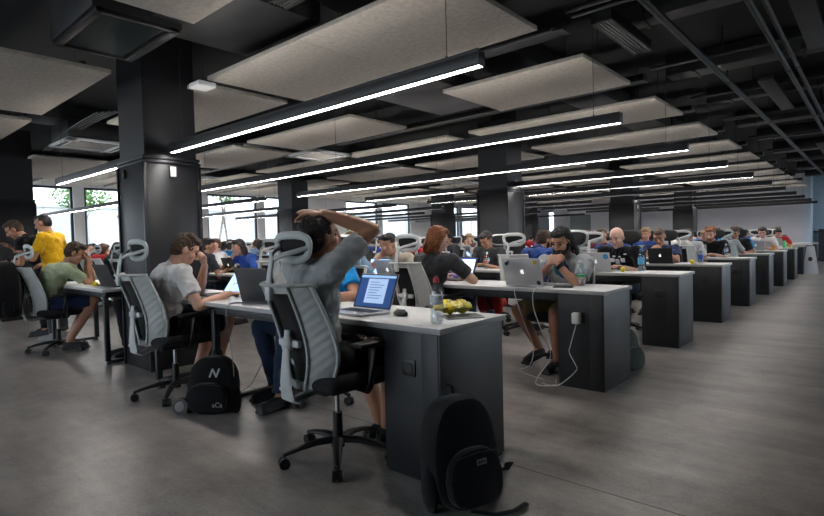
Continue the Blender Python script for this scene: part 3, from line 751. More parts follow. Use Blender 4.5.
linear_vent(-1.66, 4.72, .17, 1.0, 'slim grey linear vent beside the ends of the ceiling panels')
root = empty('motion_detector', (-4.60,2.42,2.60)); tag(root, 'square white ceiling detector at the corner of the large panel', 'sensor')
m = MB(); m.box((0,0,.0),(.19,.17,.045),.012); m.build('casing', M_white, root); m = MB(); m.cyl((0,0,.022),(0,0,.09),.01); m.build('mount', M_black, root)
for k in range(5):
    m = MB(); pts = []
    for t in range(13):
        s = t/12; pts.append((-9.5+2.3*s, 2.42+.02*k+.05*s*k, 2.66+.16*math.sin(s*1.7)+.018*k*s))
    m.tube(pts, .007, 6); thing(m.build('cable', mat('grey_cable',(.09,.09,.095),.5)), 'grey cable in the loose bundle curving down beside the dark left column', 'cable', 'loose grey cables above the left desk')
# ------------------------------------------------------------------ props
def screen_mat(name, col, s): return mat(name, col, .3, emit=col, estr=s)
APPLE = [(0,.34),(.10,.40),(.22,.40),(.34,.32),(.25,.22),(.22,.08),(.27,-.06),(.37,-.14),(.28,-.34),(.16,-.48),(.05,-.46),(-.03,-.44),(-.12,-.48),(-.25,-.40),(-.36,-.20),(-.40,.02),(-.36,.24),(-.24,.38),(-.10,.39)]
M_glow = mat('lit_white_logo', (.9,.9,.9), .3, emit=(1,1,1), estr=.6)
def laptop(x, y, rz, label, kind='silver', opening=108, w=.31, d=.215, content=None, logo=True, stickers=(), z=.7505):
    root = empty('laptop', (x,y,z), rz); tag(root, label, 'laptop')
    body = M_alu if kind == 'silver' else mat('black_laptop_plastic', (.018,.018,.02), .5)
    m = MB(); m.box((0,0,.009),(w,d,.013),.004); b = m.build('base', body, root)
    m = MB()
    for r in range(5):
        for c in range(13): m.box((-w/2+.03+c*(w-.06)/12, d/2-.045-r*.020, .0162),((w-.06)/12*.82,.0155,.0016))
    m.build('keyboard', M_black, root)
    m = MB(); m.box((0,-d/2+.042,.0158),(.10,.062,.0008),.0003,seg=1); m.build('trackpad', body, root)
    a = R_(opening); up = V((0,-math.cos(a),math.sin(a))); nrm = V((0,-math.sin(a),-math.cos(a)))   # nrm: screen side
    h0 = V((0,d/2-.004,.014)); rot = Matrix((V((1,0,0)), up, V((1,0,0)).cross(up))).transposed()
    cen = h0+up*(d*.5); back = (-nrm)
    m = MB(); m.box(cen+back*.003,(w,d,.006),.003,rot); lid = m.build('screen_lid', body, root)
    def plate(name, mt, u0, u1, v0, v1, off, parent=lid, side=1):
        m = MB(); c = h0+V(((u0+u1)/2*w,0,0))+up*((v0+v1)/2*d)+nrm*side*off
        m.box(c,(abs(u1-u0)*w,abs(v1-v0)*d,.0006),0,rot); return m.build(name, mt, parent)
    plate('bezel', M_black, -.49,.49,.02,.985, .0004)
    for k, (mt, u0,u1,v0,v1) in enumerate(content or [(screen_mat('screen_dim_blue',(.10,.16,.32),.8),-.46,.46,.09,.94)]):
        plate('display' if k==0 else 'screen_window', mt, u0,u1,v0,v1, .0008+.0003*k)
    def shape(name, poly, u, v, s, mt):
        m = MB(); f = lambda X,Y,Z: h0+V((-(u*w+X*s),0,0))+up*(v*d+Y*s)+back*Z
        m.prism(poly, .0058, .0066, f); return m.build(name, mt, lid, smooth=False)
    if logo:
        shape('lid_logo', APPLE, 0, .5, .040, M_glow); shape('lid_logo', [(.0,.42),(.02,.55),(.14,.64),(.12,.50)], 0, .5, .040, M_glow)
    for (u, v, s, col) in stickers:
        shape('sticker', [(.5*math.cos(t*.524),.5*math.sin(t*.524)) for t in range(12)], u, v, s, mat('sticker_%d%d%d'%tuple(int(c*9) for c in col), col, .5))
        shape('sticker', [(-.2,-.1),(.25,-.05),(.1,.2),(-.15,.12)], u, v, s*.8, M_white) if col[2] > .3 else None
    return root
S_lb = screen_mat('screen_light_blue', (.30,.48,.85), 1.1); S_navy = screen_mat('screen_navy', (.01,.03,.10), 1.0); S_win = screen_mat('screen_document', (.25,.34,.50), .7); S_txt = screen_mat('screen_text', (.05,.08,.18), 1); S_wh = screen_mat('screen_white', (.62,.68,.82), 1.1); S_bar = screen_mat('screen_bar', (.16,.27,.45), .9)
docw = [(S_navy,-.46,.46,.06,.95),(S_bar,-.46,.46,.88,.95),(S_win,-.24,.28,.16,.85)]+[(S_txt,-.18,.06+.05*((k*7)%4),.76-.075*k,.74-.075*k) for k in range(7)]
codew = [(S_lb,-.46,.46,.06,.95),(S_txt,-.02,.06,.40,.66),(S_txt,.06,.14,.52,.60),(S_txt,-.14,-.08,.34,.44),(S_wh,-.46,.46,.90,.95)]
iconw = [(screen_mat('screen_indigo',(.03,.05,.22),1),-.46,.46,.06,.95),(S_wh,-.14,.43,.12,.88),(S_txt,.00,.08,.40,.56),(S_txt,.22,.30,.40,.56)]
def bottle(x, y, label, h=.235, r=.033, cap=(.6,.02,.02), lab=(.62,.66,.80), tint=(.82,.88,.92), z=.7502, lband=(.42,.62)):
    root = empty('water_bottle', (x,y,z)); tag(root, label, 'bottle')
    m = MB(); m.lathe([(r*.75,0),(r,.008),(r,h*.20),(r*.93,h*.24),(r,h*.30),(r,h*.62),(r*.98,h*.68),(r*.78,h*.78),(r*.42,h*.87),(r*.38,h*.90)], n=24); m.build('bottle_body', thin_glass('clear_plastic_%d'%int(tint[0]*100), tint, .22), root)
    m = MB(); m.lathe([(r*.44,h*.885),(r*.46,h*.90),(r*.46,h*.965),(r*.38,h*.985)], n=20)
    if h > .2: m.lathe([(r*.30,h*.98),(r*.26,h*1.02)], n=16)
    m.build('bottle_cap', mat('cap_%d%d%d'%tuple(int(c*9) for c in cap), cap, .4), root)
    m = MB(); m.lathe([(r*1.01,h*lband[0]),(r*1.015,h*lband[1])], n=24); m.build('bottle_label', mat('bottle_label_%d%d%d'%tuple(int(c*9) for c in lab), lab, .5, noise_amt=.5, nscale=60), root)
    return root
M_ball = mat('yellow_foam', (.85,.66,.02), .6)
def ball(x, y, label, r=.028, z=.7502):
    m = MB(); m.sph((0,0,r), r, sub=3); o = m.build('foam_ball', M_ball); o.location = (x,y,z); return tag(o, label, 'ball')
def backpack(name_label, loc, rz, w=.32, h=.46, d=.18, tilt=0, m_=None, marks=0, straps=True):
    """front pocket faces -Y, back panel +Y"""
    m_ = m_ or FAB['black']; root = empty('backpack', loc, 0); root.rotation_euler = (tilt,0,rz); tag(root, name_label, 'backpack')
    def shell(x, y0, y1, z0, z1, n=26, topr=.55):
        m = MB(); bm = m.bm; prof = []
        for k in range(n):
            a = 2*math.pi*k/n; c_, s_ = math.cos(a), math.sin(a); px = x*abs(c_)**.55*(1 if c_>0 else -1); s2 = abs(s_)**.55*(1 if s_>0 else -1)
            if s2 > 0: pz = z1-(z1-z0)*.5 + s2*(z1-z0)*.5; px *= 1-.28*s2**2
            else: pz = z0+(z1-z0)*.5*(1+s2); px *= 1+.02
            prof.append((px, pz))
        rings = []
        for t, sc in ((0,.80),(.10,.95),(.35,1.0),(.75,1.0),(.93,.95),(1,.84)):
            y = y0+(y1-y0)*t; cz = (z0+z1)/2
            rings.append([bm.verts.new((p[0]*sc + .004*noise.noise(V((p[0]*9,y*9,p[1]*9))), y+.008*noise.noise(V((p[0]*7,2+t,p[1]*7))), z0+(p[1]-z0)*(1-(1-sc)*.5) if p[1]>cz else z0+(p[1]-z0)*1)) for p in prof])
        for A, B in zip(rings, rings[1:]):
            for k in range(n): bm.faces.new((A[k],A[(k+1)%n],B[(k+1)%n],B[k]))
        bm.faces.new(rings[0][::-1]); bm.faces.new(rings[-1]); return m
    shell(w/2, -d*.30, d*.5, 0, h).build('main_compartment', m_, root)
    shell(w*.40, -d*.55, -d*.24, .02, h*.55).build('front_pocket', m_, root)
    for s in (-1,1): 
        mm = MB(); mm.sph((s*w*.50,.02,h*.20),(.028,.055,.10)); mm.build('side_pocket', m_, root)
    mm = MB(); mm.tube([(-w*.30,-d*.57,h*.50),(0,-d*.60,h*.525),(w*.30,-d*.57,h*.50)], .003, 6); mm.tube([(w*.42*math.cos(a),-d*.16,h*.55+h*.40*math.sin(a)) for a in [i*math.pi/10 for i in range(11)]], .003, 6); mm.build('zip', mat('dark_zip',(.03,.03,.03),.4,metal=.3), root)
    mm = MB(); mm.tube([(-.03,d*.35,h-.01),(-.028,d*.35,h+.03),(0,d*.35,h+.045),(.028,d*.35,h+.03),(.03,d*.35,h-.01)], [(.010,.004)]*5, 8); mm.build('carry_handle', M_strap, root)
    if straps:
        for s in (-1,1):
            mm = MB(); mm.tube([(s*.05,d*.48,h*.92),(s*.09,d*.62,h*.78),(s*.11,d*.68,h*.5),(s*.13,d*.58,h*.2),(s*.15,d*.45,.03)], [(.024,.007)]*3+[(.013,.003)]*2, 8, ax=(0,1,0)); mm.build('shoulder_strap', M_strap, root)
    return root

# row 1 desk
laptop(-2.23, 2.05, R_(-2), 'open silver laptop showing a blue document on a dark screen, nearest the camera', content=docw, logo=False, opening=112, w=.32)
m = MB(); m.sph((0,0,.012),(.031,.056,.022),sub=3); bmesh.ops.bisect_plane(m.bm, geom=m.bm.verts[:]+m.bm.edges[:]+m.bm.faces[:], plane_co=(0,0,.002), plane_no=(0,0,1), clear_inner=True)
mo = m.build('shell', M_black); r = empty('computer_mouse', (-1.95,2.11,.7502), R_(75)); mo.parent = r; tag(r, 'black computer mouse right of the nearest laptop', 'mouse')
m = MB(); m.box((0,.030,.0325),(.008,.022,.006),.002); m.build('scroll_wheel', M_chrome, r); m = MB(); m.sph((.0,-.01,.0315),(.022,.030,.004)); m.build('mouse_trim', M_duct2, r)
bottle(-1.615, 2.007, 'plastic water bottle with a red cap at the corner of the nearest desk', h=.225, r=.032)
m = MB(); bm = m.bm; nx, ny = 26, 14; G = []
for side in (1,-1):
    g = []
    for i in range(nx+1):
        row = []
        for j in range(ny+1):
            u, v = i/nx*2-1, j/ny*2-1; e = max(0,(1-abs(u)**3))*max(0,(1-v*v)); hgt = .030*e**.55
            z = side*hgt + .022*noise.noise(V((u*2.8,v*2.8,side)))*(.3+e) + .011*noise.noise(V((u*8,v*8,3)))
            row.append(bm.verts.new((u*.105*(1-.06*math.cos(v*2)), v*.065*(1-.08*u*u), .032+z)))
        g.append(row)
    G.append(g)
for s, g in enumerate(G):
    for i in range(nx):
        for j in range(ny): q = (g[i][j],g[i+1][j],g[i+1][j+1],g[i][j+1]); bm.faces.new(q if s==0 else q[::-1])
bmesh.ops.remove_doubles(bm, verts=bm.verts, dist=.0045)
M_chips = bpy.data.materials.new('crisp_packet_foil'); M_chips.use_nodes = True; nt = M_chips.node_tree; b = nt.nodes['Principled BSDF']; tc = nt.nodes.new('ShaderNodeTexCoord'); n = nt.nodes.new('ShaderNodeTexNoise'); n.inputs['Scale'].default_value = 30; nt.links.new(tc.outputs['Object'], n.inputs['Vector'])
sx = nt.nodes.new('ShaderNodeSeparateXYZ'); nt.links.new(tc.outputs['Object'], sx.inputs[0]); mm_ = nt.nodes.new('ShaderNodeMath'); mm_.operation='MULTIPLY_ADD'; mm_.inputs[1].default_value=2.4; nt.links.new(sx.outputs['X'], mm_.inputs[0]); nt.links.new(n.outputs['Fac'], mm_.inputs[2])
cr = nt.nodes.new('ShaderNodeValToRGB'); cr.color_ramp.interpolation='CONSTANT'; e = cr.color_ramp.elements; e[0].color=(.80,.60,.03,1); e[1].position=.50; e[1].color=(.30,.28,.20,1)
for p, c in ((.56,(.85,.68,.05,1)),(.62,(.55,.55,.42,1)),(.68,(.70,.60,.06,1))): q = e.new(p); q.color = c
nt.links.new(mm_.outputs[0], cr.inputs[0]); nt.links.new(cr.outputs[0], b.inputs['Base Color']); b.inputs['Roughness'].default_value=.3; b.inputs['Metallic'].default_value=.25
o = m.build('crisp_packet', M_chips, ang=60); o.location = (-1.74,2.30,.762); o.rotation_euler = (0,0,R_(40)); tag(o, 'crumpled yellow crisp packet lying behind the red-capped bottle', 'snack bag')
r = empty('tablet', (-1.63,2.235,.7502), R_(55)); tag(r, 'thin dark tablet under the edge of the crisp packet', 'tablet'); m = MB(); m.box((0,0,.005),(.20,.13,.009),.003); m.build('casing', M_alu, r); m = MB(); m.box((0,0,.0098),(.19,.12,.0006)); m.build('display', M_black, r)
laptop(-3.24, 2.16, R_(180+4), 'large black laptop with its dark lid towards the camera, right of the yellow ball', kind='black', logo=False, opening=104, w=.36, d=.24)
laptop(-3.98, 2.16, R_(-6), 'open laptop with a bright blue screen in front of the man in the white T-shirt', kind='black', content=codew, logo=False, opening=125, w=.31)
ball(-3.72, 2.09, 'yellow foam ball on the desk beside the bright blue laptop screen', .027)
for k, (x, y, a) in enumerate([(-3.62,2.16,10),(-3.50,2.08,-25),(-3.72,2.22,40)]):
    m = MB(); m.box((0,0,.0006+.0006*k),(.21,.15,.0006)); o = m.build('paper_sheet', M_white, smooth=False); o.location=(x,y,.7502); o.rotation_euler=(0,0,R_(a)); tag(o, 'loose white sheet of paper next to the yellow ball on the front desk', 'paper', 'loose sheets by the yellow ball')
laptop(-6.02, 2.17, R_(184), 'black laptop with dark lid beside the nearest column, left of it', kind='black', logo=False, opening=110, w=.36, d=.24)
ball(-6.30, 2.02, 'yellow foam ball on the desk in front of the man in pale green', .027)
m = MB(); m.box((0,0,.008),(.24,.16,.014),.003); o = m.build('notebook', M_black); o.location=(-6.32,2.12,.7502); tag(o, 'dark notebook on the desk by the man in pale green', 'notebook')
# row 2
laptop(-3.20, 4.25, R_(-8), 'open black laptop with a blue and white screen in front of the red-haired woman', kind='black', content=iconw, logo=False, opening=112, w=.33, d=.225)
laptop(-2.22, 4.05, R_(180), 'silver laptop with glowing logo and small stickers in front of the man with dreadlocks', stickers=[(.36,.86,.035,(.5,.35,.02)),(-.38,.80,.035,(.02,.02,.03)),(.38,.10,.04,(.04,.04,.04)),(-.33,.86,.03,(.10,.10,.3))], w=.355, d=.235)
m = MB(); m.box((0,0,.005),(.155,.08,.009),.004); o = m.build('mobile_phone', M_black); o.location=(-1.90,3.98,.7502); o.rotation_euler=(0,0,R_(15)); tag(o, 'black phone lying beside the green-labelled bottle', 'phone')
bottle(-1.83, 4.16, 'clear water bottle with a green label band in front of the dreadlocked man', h=.215, r=.032, cap=(.75,.8,.8), lab=(.03,.35,.12), lband=(.36,.44))
for k, (x, y, a) in enumerate([(-2.62,4.08,5),(-2.80,4.05,-12)]):
    m = MB(); m.box((0,0,.0006+.0006*k),(.21,.15,.0006)); o = m.build('paper_sheet', M_white, smooth=False); o.location=(x,y,.7502); o.rotation_euler=(0,0,R_(a)); tag(o, 'white sheet of paper left of the stickered silver laptop', 'paper', 'sheets on the second row')
laptop(-3.75, 4.02, R_(180), 'silver laptop with its lid to the camera, between the raised elbow and the white chair', w=.33)
laptop(-6.75, 4.16, R_(-30), 'open laptop with a pale blue screen just right of the nearest column, second row', kind='black', content=[(S_lb,-.46,.46,.06,.95)], logo=False)
# row 3
laptop(-2.41, 6.02, R_(180), 'silver laptop with two round blue stickers in front of the bald man', stickers=[(.36,.78,.060,(.02,.28,.62)),(-.36,.80,.060,(.02,.28,.62))], w=.33)
ball(-2.13, 5.94, 'yellow foam ball in front of the bald man', .028)
bottle(-2.00, 6.14, 'tall blue-tinted water bottle beside the bald man', h=.25, r=.034, cap=(.05,.2,.5), lab=(.10,.40,.70), tint=(.55,.78,.92), lband=(.30,.60))
bottle(-4.05, 6.16, 'clear bottle in front of the man in dark grey against the big black column', h=.22, cap=(.7,.75,.8), lab=(.45,.6,.75))
bottle(-3.98, 6.02, 'clear bottle with a reddish label beside another clear bottle, third row', h=.18, cap=(.6,.05,.05), lab=(.6,.15,.12))
ball(-4.33, 6.30, 'yellow foam ball left of the clear bottles in the third row', .030)
laptop(-3.10, 6.10, R_(0), 'laptop seen edge-on in front of the man in the blue checked shirt', kind='black', logo=False)
# row 4 - 8
laptop(-2.25, 7.80, R_(182), 'dark grey laptop in front of the man with clasped hands', kind='black', w=.31)
ball(-1.88, 7.79, 'yellow foam ball on the fourth desk near the aisle', .030)
bottle(-1.81, 7.93, 'blue-labelled bottle on the fourth desk near the aisle', h=.20, cap=(.75,.78,.8), lab=(.03,.08,.35), lband=(.25,.60))
laptop(-2.28, 9.85, R_(180), 'silver laptop with a green sticker in front of the ginger-bearded man', stickers=[(.10,.45,.06,(.10,.45,.12)),(.38,.3,.03,(.03,.03,.03))], logo=False)
bottle(-1.90, 9.98, 'clear bottle with pale label on the fifth desk', h=.22, cap=(.75,.78,.8), lab=(.4,.45,.6))
ball(-2.0, 11.75, 'yellow foam ball on the sixth desk', .032)
laptop(-2.25, 11.80, R_(180), 'silver laptop on the sixth desk by the aisle')
laptop(-2.02, 13.72, R_(180), 'silver laptop in front of the man in white with headphones')
m = MB(); m.lathe([(.03,0),(.038,.10),(.040,.105)], n=18); o = m.build('paper_cup', mat('orange_card',(.75,.28,.05),.6)); o.location=(-1.72,13.78,.7502); tag(o, 'orange cup beside the man in white with headphones', 'cup')
m = MB(); m.lathe([(.035,0),(.035,.16),(.03,.17)], n=18); o = m.build('drink_can', mat('green_can',(.03,.4,.12),.4)); o.location=(-1.75,15.75,.7502); tag(o, 'green container on a far desk near the aisle', 'can')
ball(-1.62, 15.7, 'yellow foam ball on the far eighth desk', .035)
# charger with cable on the second cabinet
r = empty('wall_charger', (-1.70,Yn(2)-.035,.545)); tag(r, 'white plug-in charger on the second end cabinet', 'charger')
m = MB(); m.box((0,0,0),(.062,.05,.085),.012,seg=3); m.build('charger_body', M_white, r)
m = MB(); m.tube(smooth_pts([(.0,-.0,-.04),(-.01,-.02,-.10),(-.035,-.03,-.20),(-.05,-.02,-.26),(.0,-.03,-.34),(.01,-.03,-.38),(-.05,-.04,-.45),(-.14,-.02,-.52),(-.22,.0,-.54),(-.30,.02,-.54)]), .0035, 8); m.build('charger_lead', M_white, r)
m = MB(); m.tube(smooth_pts([(-2.03,3.90,.755),(-2.06,Yn(2)-.01,.74),(-2.07,3.80,.60),(-2.02,3.84,.40),(-1.98,3.90,.2),(-2.08,3.86,.02),(-2.0,3.72,.006),(-1.90,3.80,.006),(-1.96,3.95,.006)]), .0035, 8); tag(m.build('charging_cable', M_white), 'white cable hanging from the second desk edge to the floor', 'cable')
m = MB(); m.tube(smooth_pts([(-2.22,3.98,.756),(-2.24,Yn(2)-.008,.74),(-2.20,3.88,.45),(-2.16,3.95,.25),(-2.22,4.0,.08),(-2.35,4.05,.006),(-2.2,3.95,.006),(-2.05,3.9,.006)]), .0035, 8); tag(m.build('charging_cable', M_white), 'white cable falling beside the bare knee under the second desk', 'cable')
m = MB(); m.tube(smooth_pts([(-3.35,2.05,.752),(-3.33,1.87,.74),(-3.30,1.86,.55),(-3.33,1.90,.30),(-3.42,1.95,.12),(-3.38,2.05,.15),(-3.30,2.1,.30)]), .003, 8); tag(m.build('charging_cable', mat('grey_cable2',(.3,.3,.3),.5)), 'thin grey cable hanging in front of the blue jeans under the front desk', 'cable')
# bags
bp1 = backpack('plain black backpack leaning on the nearest end cabinet, small grey label', (-1.355,1.86,.0), R_(90-12), w=.34, h=.465, d=.20, tilt=0)
bp1.rotation_euler = (R_(-7),0,R_(72))
m = MB(); m.box((.02,-.114,.20),(.05,.002,.024)); m.build('brand_label', mat('grey_label',(.20,.20,.20),.7), bp1)
m = MB()
for k in range(3): m.box((.006+.014*k,-.1155,.20),(.009,.001,.011))
m.build('label_lettering', M_black, bp1)
m = MB(); m.tube([(.14,.06,.10),(.22,.12,.05),(.29,.16,.034),(.36,.15,.032),(.40,.17,.045),(.385,.19,.036)], [(.015,.004)]*3+[(.02,.006)]*3, 8); m.build('loose_strap', M_strap, bp1)
m = MB(); m.tube([(-.05,-.10,.01),(.03,-.16,-.008),(.12,-.18,-.010),(.2,-.16,-.008)], [(.016,.005)]*4, 8); m.build('loose_strap', M_strap, bp1)
bpn = backpack('black backpack with a pale N emblem on the floor beside the man in white', (-3.46,1.80,.0), R_(38), w=.33, h=.39, d=.20)
bpn.rotation_euler = (R_(-8),0,R_(38)); M_mark = mat('pale_grey_print', (.38,.38,.38), .6)
ro = Matrix.Rotation(R_(90),3,'X')
text_mesh('emblem', 'N', .085, (.03,-.075,.275), ro, M_mark, bpn, shear=.35); text_mesh('emblem', 'N', .085, (.034,-.0755,.275), ro, M_mark, bpn, shear=.35)
text_mesh('brand_text', 'aCa', .045, (.085,-.118,.07), ro, M_mark, bpn)
m = MB(); m.cyl((-.175,-.05,.06),(-.175,-.11,.06),.055,n=24); m.build('rolled_mat', M_black, bpn); m = MB(); m.sph((-.175,-.112,.06),(.036,.006,.036)); m.build('bottle_base', mat('grey_rubber',(.16,.16,.16),.6), bpn)
b2 = backpack('dark backpack hanging on the back of the office chair at the far left', (-7.08,1.34,.42), R_(0), w=.50, h=.62, d=.28)
b3 = backpack('grey-green backpack leaning behind the second end cabinet', (-1.60,4.60,0), R_(80), w=.30, h=.36, d=.16, m_=fabric('greygreen',(.06,.075,.07)))
b3.rotation_euler = (R_(-10),0,R_(75))
b4 = backpack('red and black bag on an empty seat under the second desk', (-2.86,4.42,.46), R_(160), w=.26, h=.22, d=.20, m_=FAB['red'])
b5 = backpack('dark backpack on the floor under the front desk beside the blue jeans', (-3.55,2.55,0), R_(20), w=.3, h=.36, d=.18, m_=FAB['navy'])
# A-board and far dark cabinet
r = empty('floor_sign', (-1.38,17.6,0), R_(0)); tag(r, 'white folding floor sign standing at the end of the desk rows', 'sign')
for s in (-1,1):
    m = MB(); f = lambda X,Y,Z,s=s: V((X, s*(.16-.15*Y/.74)+Z, Y)); m.prism([(-.17,0),(.17,0),(.08,.74),(-.08,.74)], -.01, .01, f); p = m.build('sign_panel', mat('pale_sign_plastic',(.58,.60,.64),.5), r, smooth=False)
m = MB(); m.prism([(.05*math.cos(t*.524),.40+.06*math.sin(t*.524)) for t in range(12)], -.013, -.011, lambda X,Y,Z: V((X, -(.16-.15*Y/.74)+Z, Y))); m.build('sign_symbol', M_black, r)
r = empty('storage_cabinet', (-1.35,24.9,0)); tag(r, 'dark cabinet against the blue end wall', 'cabinet'); m = MB(); m.box((0,0,.6),(.7,.5,1.2),.01); m.build('casing', M_dark, r); m = MB(); m.box((-.02,-.255,.6),(.01,.006,1.1)); m.box((.03,-.26,.7),(.015,.015,.12)); m.build('door_gap', M_chrome, r)

# ------------------------------------------------------------------ explicit people
chair(-2.18, 1.84, R_(-2), 'grey-backed office chair of the man with raised arms, nearest the camera', 'grey')
J = pose_seated(0, wl=(-.2,.2,.8), wr=(.2,.2,.8))
J.update(pel=V((0,-.10,.565)), chest=V((.01,-.13,.86)), neck=V((.03,-.125,1.045)), head=V((.05,-.105,1.185)), face=(.05,1,.10))
J['shR']=(.20,-.12,1.045); J['elR']=(.262,.075,1.215); J['wrR']=(.088,-.09,1.300); J['hdR']=(-.78,-.55,.03); J['pmR']=(.1,.1,-1); J['cuR']=.42
J['shL']=(-.14,-.13,1.04); J['elL']=(-.10,.11,1.17); J['wrL']=(-.03,-.02,1.31); J['hdL']=(.2,-.9,.15); J['pmL']=(.0,-.1,-1); J['cuL']=.3
J['knR']=(.14,.30,.54); J['anR']=(.06,.32,.10); J['toeR']=(.45,1,0); J['knL']=(-.15,.30,.54); J['anL']=(-.02,.34,.10); J['toeL']=(.5,1,0)
make_person(J, (-2.20,1.84,0), R_(-3), 'man in a grey T-shirt seen from behind with his hands clasped on his head', 'grey', 'black', 'dark', 1, vox=.0055, hair='short', shoes=M_shoe)
chair(-4.10, 1.85, R_(2), 'grey-backed office chair of the man in the white T-shirt', 'grey')
J = pose_seated(.16, wr=(.38,.26,.79), wl=(.10,.20,1.02), poleL=(-.4,.6,-.9), poleR=(.4,-.3,-.9), face=(.28,.85,-.50))
J.update(chest=V((.04,-.06,.85)), neck=V((.08,-.02,1.01)), head=V((.13,.05,1.13)))
J['shR']=V((.26,-.04,.96)); J['shL']=V((-.08,.0,.965)); J['elR'],J['wrR']=ik(J['shR'],(.42,.24,.79),.285,.25,(.5,-.3,-1)); J['hdR']=(.1,1,-.05); J['pmR']=(0,0,-1); J['cuR']=.35
J['elL'],J['wrL']=ik(J['shL'],(.15,.19,1.0),.285,.25,(-.1,.7,-1)); J['hdL']=(.3,-.2,1); J['pmL']=(0,-1,0); J['cuL']=1.2
J['knR']=(.20,.34,.56); J['anR']=(.10,.24,.10); J['knL']=(-.02,.34,.56); J['anL']=(-.12,.22,.10); J['toeR']=(.35,1,-.1)
make_person(J, (-4.10,1.85,0), R_(0), 'young man in a white T-shirt bent over his laptop, seen in profile by the column', 'white', 'black', 'brown', 0, vox=.006, hair='tuft', shoes=mat('shoe_black_white',(.03,.03,.03),.5,noise_amt=.9,nscale=18))
chair(-7.02, 1.85, R_(0), 'grey-backed office chair of the man in pale green, at the far left', 'grey')
J = pose_seated(.25, wr=(.3,.2,1.0), wl=(.1,.2,1.0), face=(.3,.85,-.45))
J.update(chest=V((.05,-.04,.83)), neck=V((.12,.08,.98)), head=V((.18,.15,1.11)))
J['shR']=V((.27,.05,.93)); J['shL']=V((-.04,.07,.93)); J['elR'],J['wrR']=ik(J['shR'],(.27,.27,.99),.285,.25,(.2,.6,-1)); J['elL'],J['wrL']=ik(J['shL'],(.16,.27,1.01),.285,.25,(-.1,.7,-1))
J['hdR']=(-.25,-.1,1); J['pmR']=(-.4,-1,0); J['hdL']=(.3,-.1,1); J['pmL']=(0,-1,0)
J['knR']=(.24,.30,.56); J['anR']=(.16,.06,.12); J['knL']=(.06,.32,.56); J['anL']=(-.02,.10,.10); J['toeR']=(.5,.9,0); J['toeL']=(.5,.9,0)
make_person(J, (-7.02,1.85,0), R_(0), 'man in a pale green T-shirt with elbows on the desk and hands at his face', 'green', 'navy', 'brown', 1, vox=.007, hair='short', shoes=M_shoe)
def standing(loc, rz, label, shirt, pants, hairc, skin, lean=0, hair='short', wr=None, wl=None, face=(0,1,-.2), **kw):
    J = dict(pel=V((0,0,.90)), chest=V((0,.02+lean*.5,1.20-lean*.08)), neck=V((0,.02+lean*.9,1.365-lean*.2)), face=face)
    J['head'] = J['neck']+V((0,.05+lean*.3,.135-lean*.10))
    for s, sg, w in (('L',-1,wl),('R',1,wr)):
        sh = J['neck']+V((sg*.185,-.02,-.05)); J['sh'+s] = sh
        w = w or (sg*.24,.05,.80); J['el'+s],J['wr'+s] = ik(sh, w, .285,.25,(sg*.5,-.8,-.2)); J['hip'+s]=(sg*.09,0,.86); J['kn'+s]=(sg*.11,.02,.48); J['an'+s]=(sg*.12,-.01,.095)
    return make_person(J, loc, rz, label, shirt, pants, hairc, skin, **dict(dict(vox=.008, hair=hair, legs='trousers'), **kw))
standing((-7.90,2.08,0), R_(138), 'man in a yellow T-shirt standing and looking down to the left', 'yellow', 'darkgrey', 'dark', 1, lean=.04, wr=(.20,.22,.98), wl=(-.08,.34,1.12), face=(0,1,-.35), hair='crop', shoes=M_shoew)
standing((-8.50,2.12,0), R_(150), 'man in dark clothes bending forward beside the man in yellow', 'black', 'black', 'brown', 1, lean=.22, wr=(.02,.36,1.18), wl=(-.06,.42,1.0), face=(-.1,1,-.7))
chair(-6.1, Yf(1)+.10, R_(180), 'office chair beyond the left front desk behind the black laptop', 'white')
J = pose_seated(.05, wl=(-.10,.27,.79), wr=(.10,.27,.79)); J['anL']=(-.20,.34,.10); J['knL']=(-.17,.32,.55); J['anR']=(-.02,.30,.10)
make_person(J, (-6.1,Yf(1)+.10,0), R_(180), 'person in black leggings behind the black laptop left of the nearest column', 'black', 'black', 'dark', 2, vox=.008, legs='trousers', hair='short')
chair(-3.12, 2.52, R_(180), 'office chair on the far side of the front desk under the man in blue', 'white')
J = pose_seated(.02, wl=(-.34,.24,.79), wr=(.10,.25,.79), face=(.55,.8,-.25)); J['knR']=(.40,.28,.53); J['anR']=(.28,.24,.10); J['knL']=(.0,.33,.54); J['anL']=(.05,.36,.10); J['head']=J['head']+V((-.02,-.03,-.03))
make_person(J, (-3.12,2.52,0), R_(180), 'man in a bright blue T-shirt and jeans across the front desk, half hidden', 'blue', 'jeans', 'brown', 1, vox=.007, legs='trousers', hair='short')
chair(-3.14, Yn(2)-.03, R_(-4), 'white office chair of the red-haired woman, behind the water bottle', 'white')
J = pose_seated(.16, wr=(.22,.30,.79), wl=(-.10,.25,.79), poleR=(1,-.1,-.5), face=(.35,.85,-.35)); J['shR']=V((.24,-.02,.965)); J['elR'],J['wrR']=ik(J['shR'],(.14,.33,.79),.285,.25,(1,.25,-.7))
J['head']=V((.07,.0,1.16)); J['neck']=V((.05,-.03,1.02))
make_person(J, (-3.08,Yn(2)-.03,0), R_(0), 'red-haired woman in a dark T-shirt at the laptop with blue and white screen', 'darkgrey', 'black', 'ginger', 2, vox=.0075, legs='trousers', hair='long', female=True)
chair(-2.13, Yf(2)+.05, R_(180), 'office chair of the man with dreadlocks in the second row', 'grey')
J = pose_seated(.24, wr=(.03,.27,.98), wl=(-.03,.27,.98), face=(.05,.85,-.42))
J.update(chest=V((-.03,-.05,.84)), neck=V((-.05,.05,.985)), head=V((-.06,.11,1.12)))
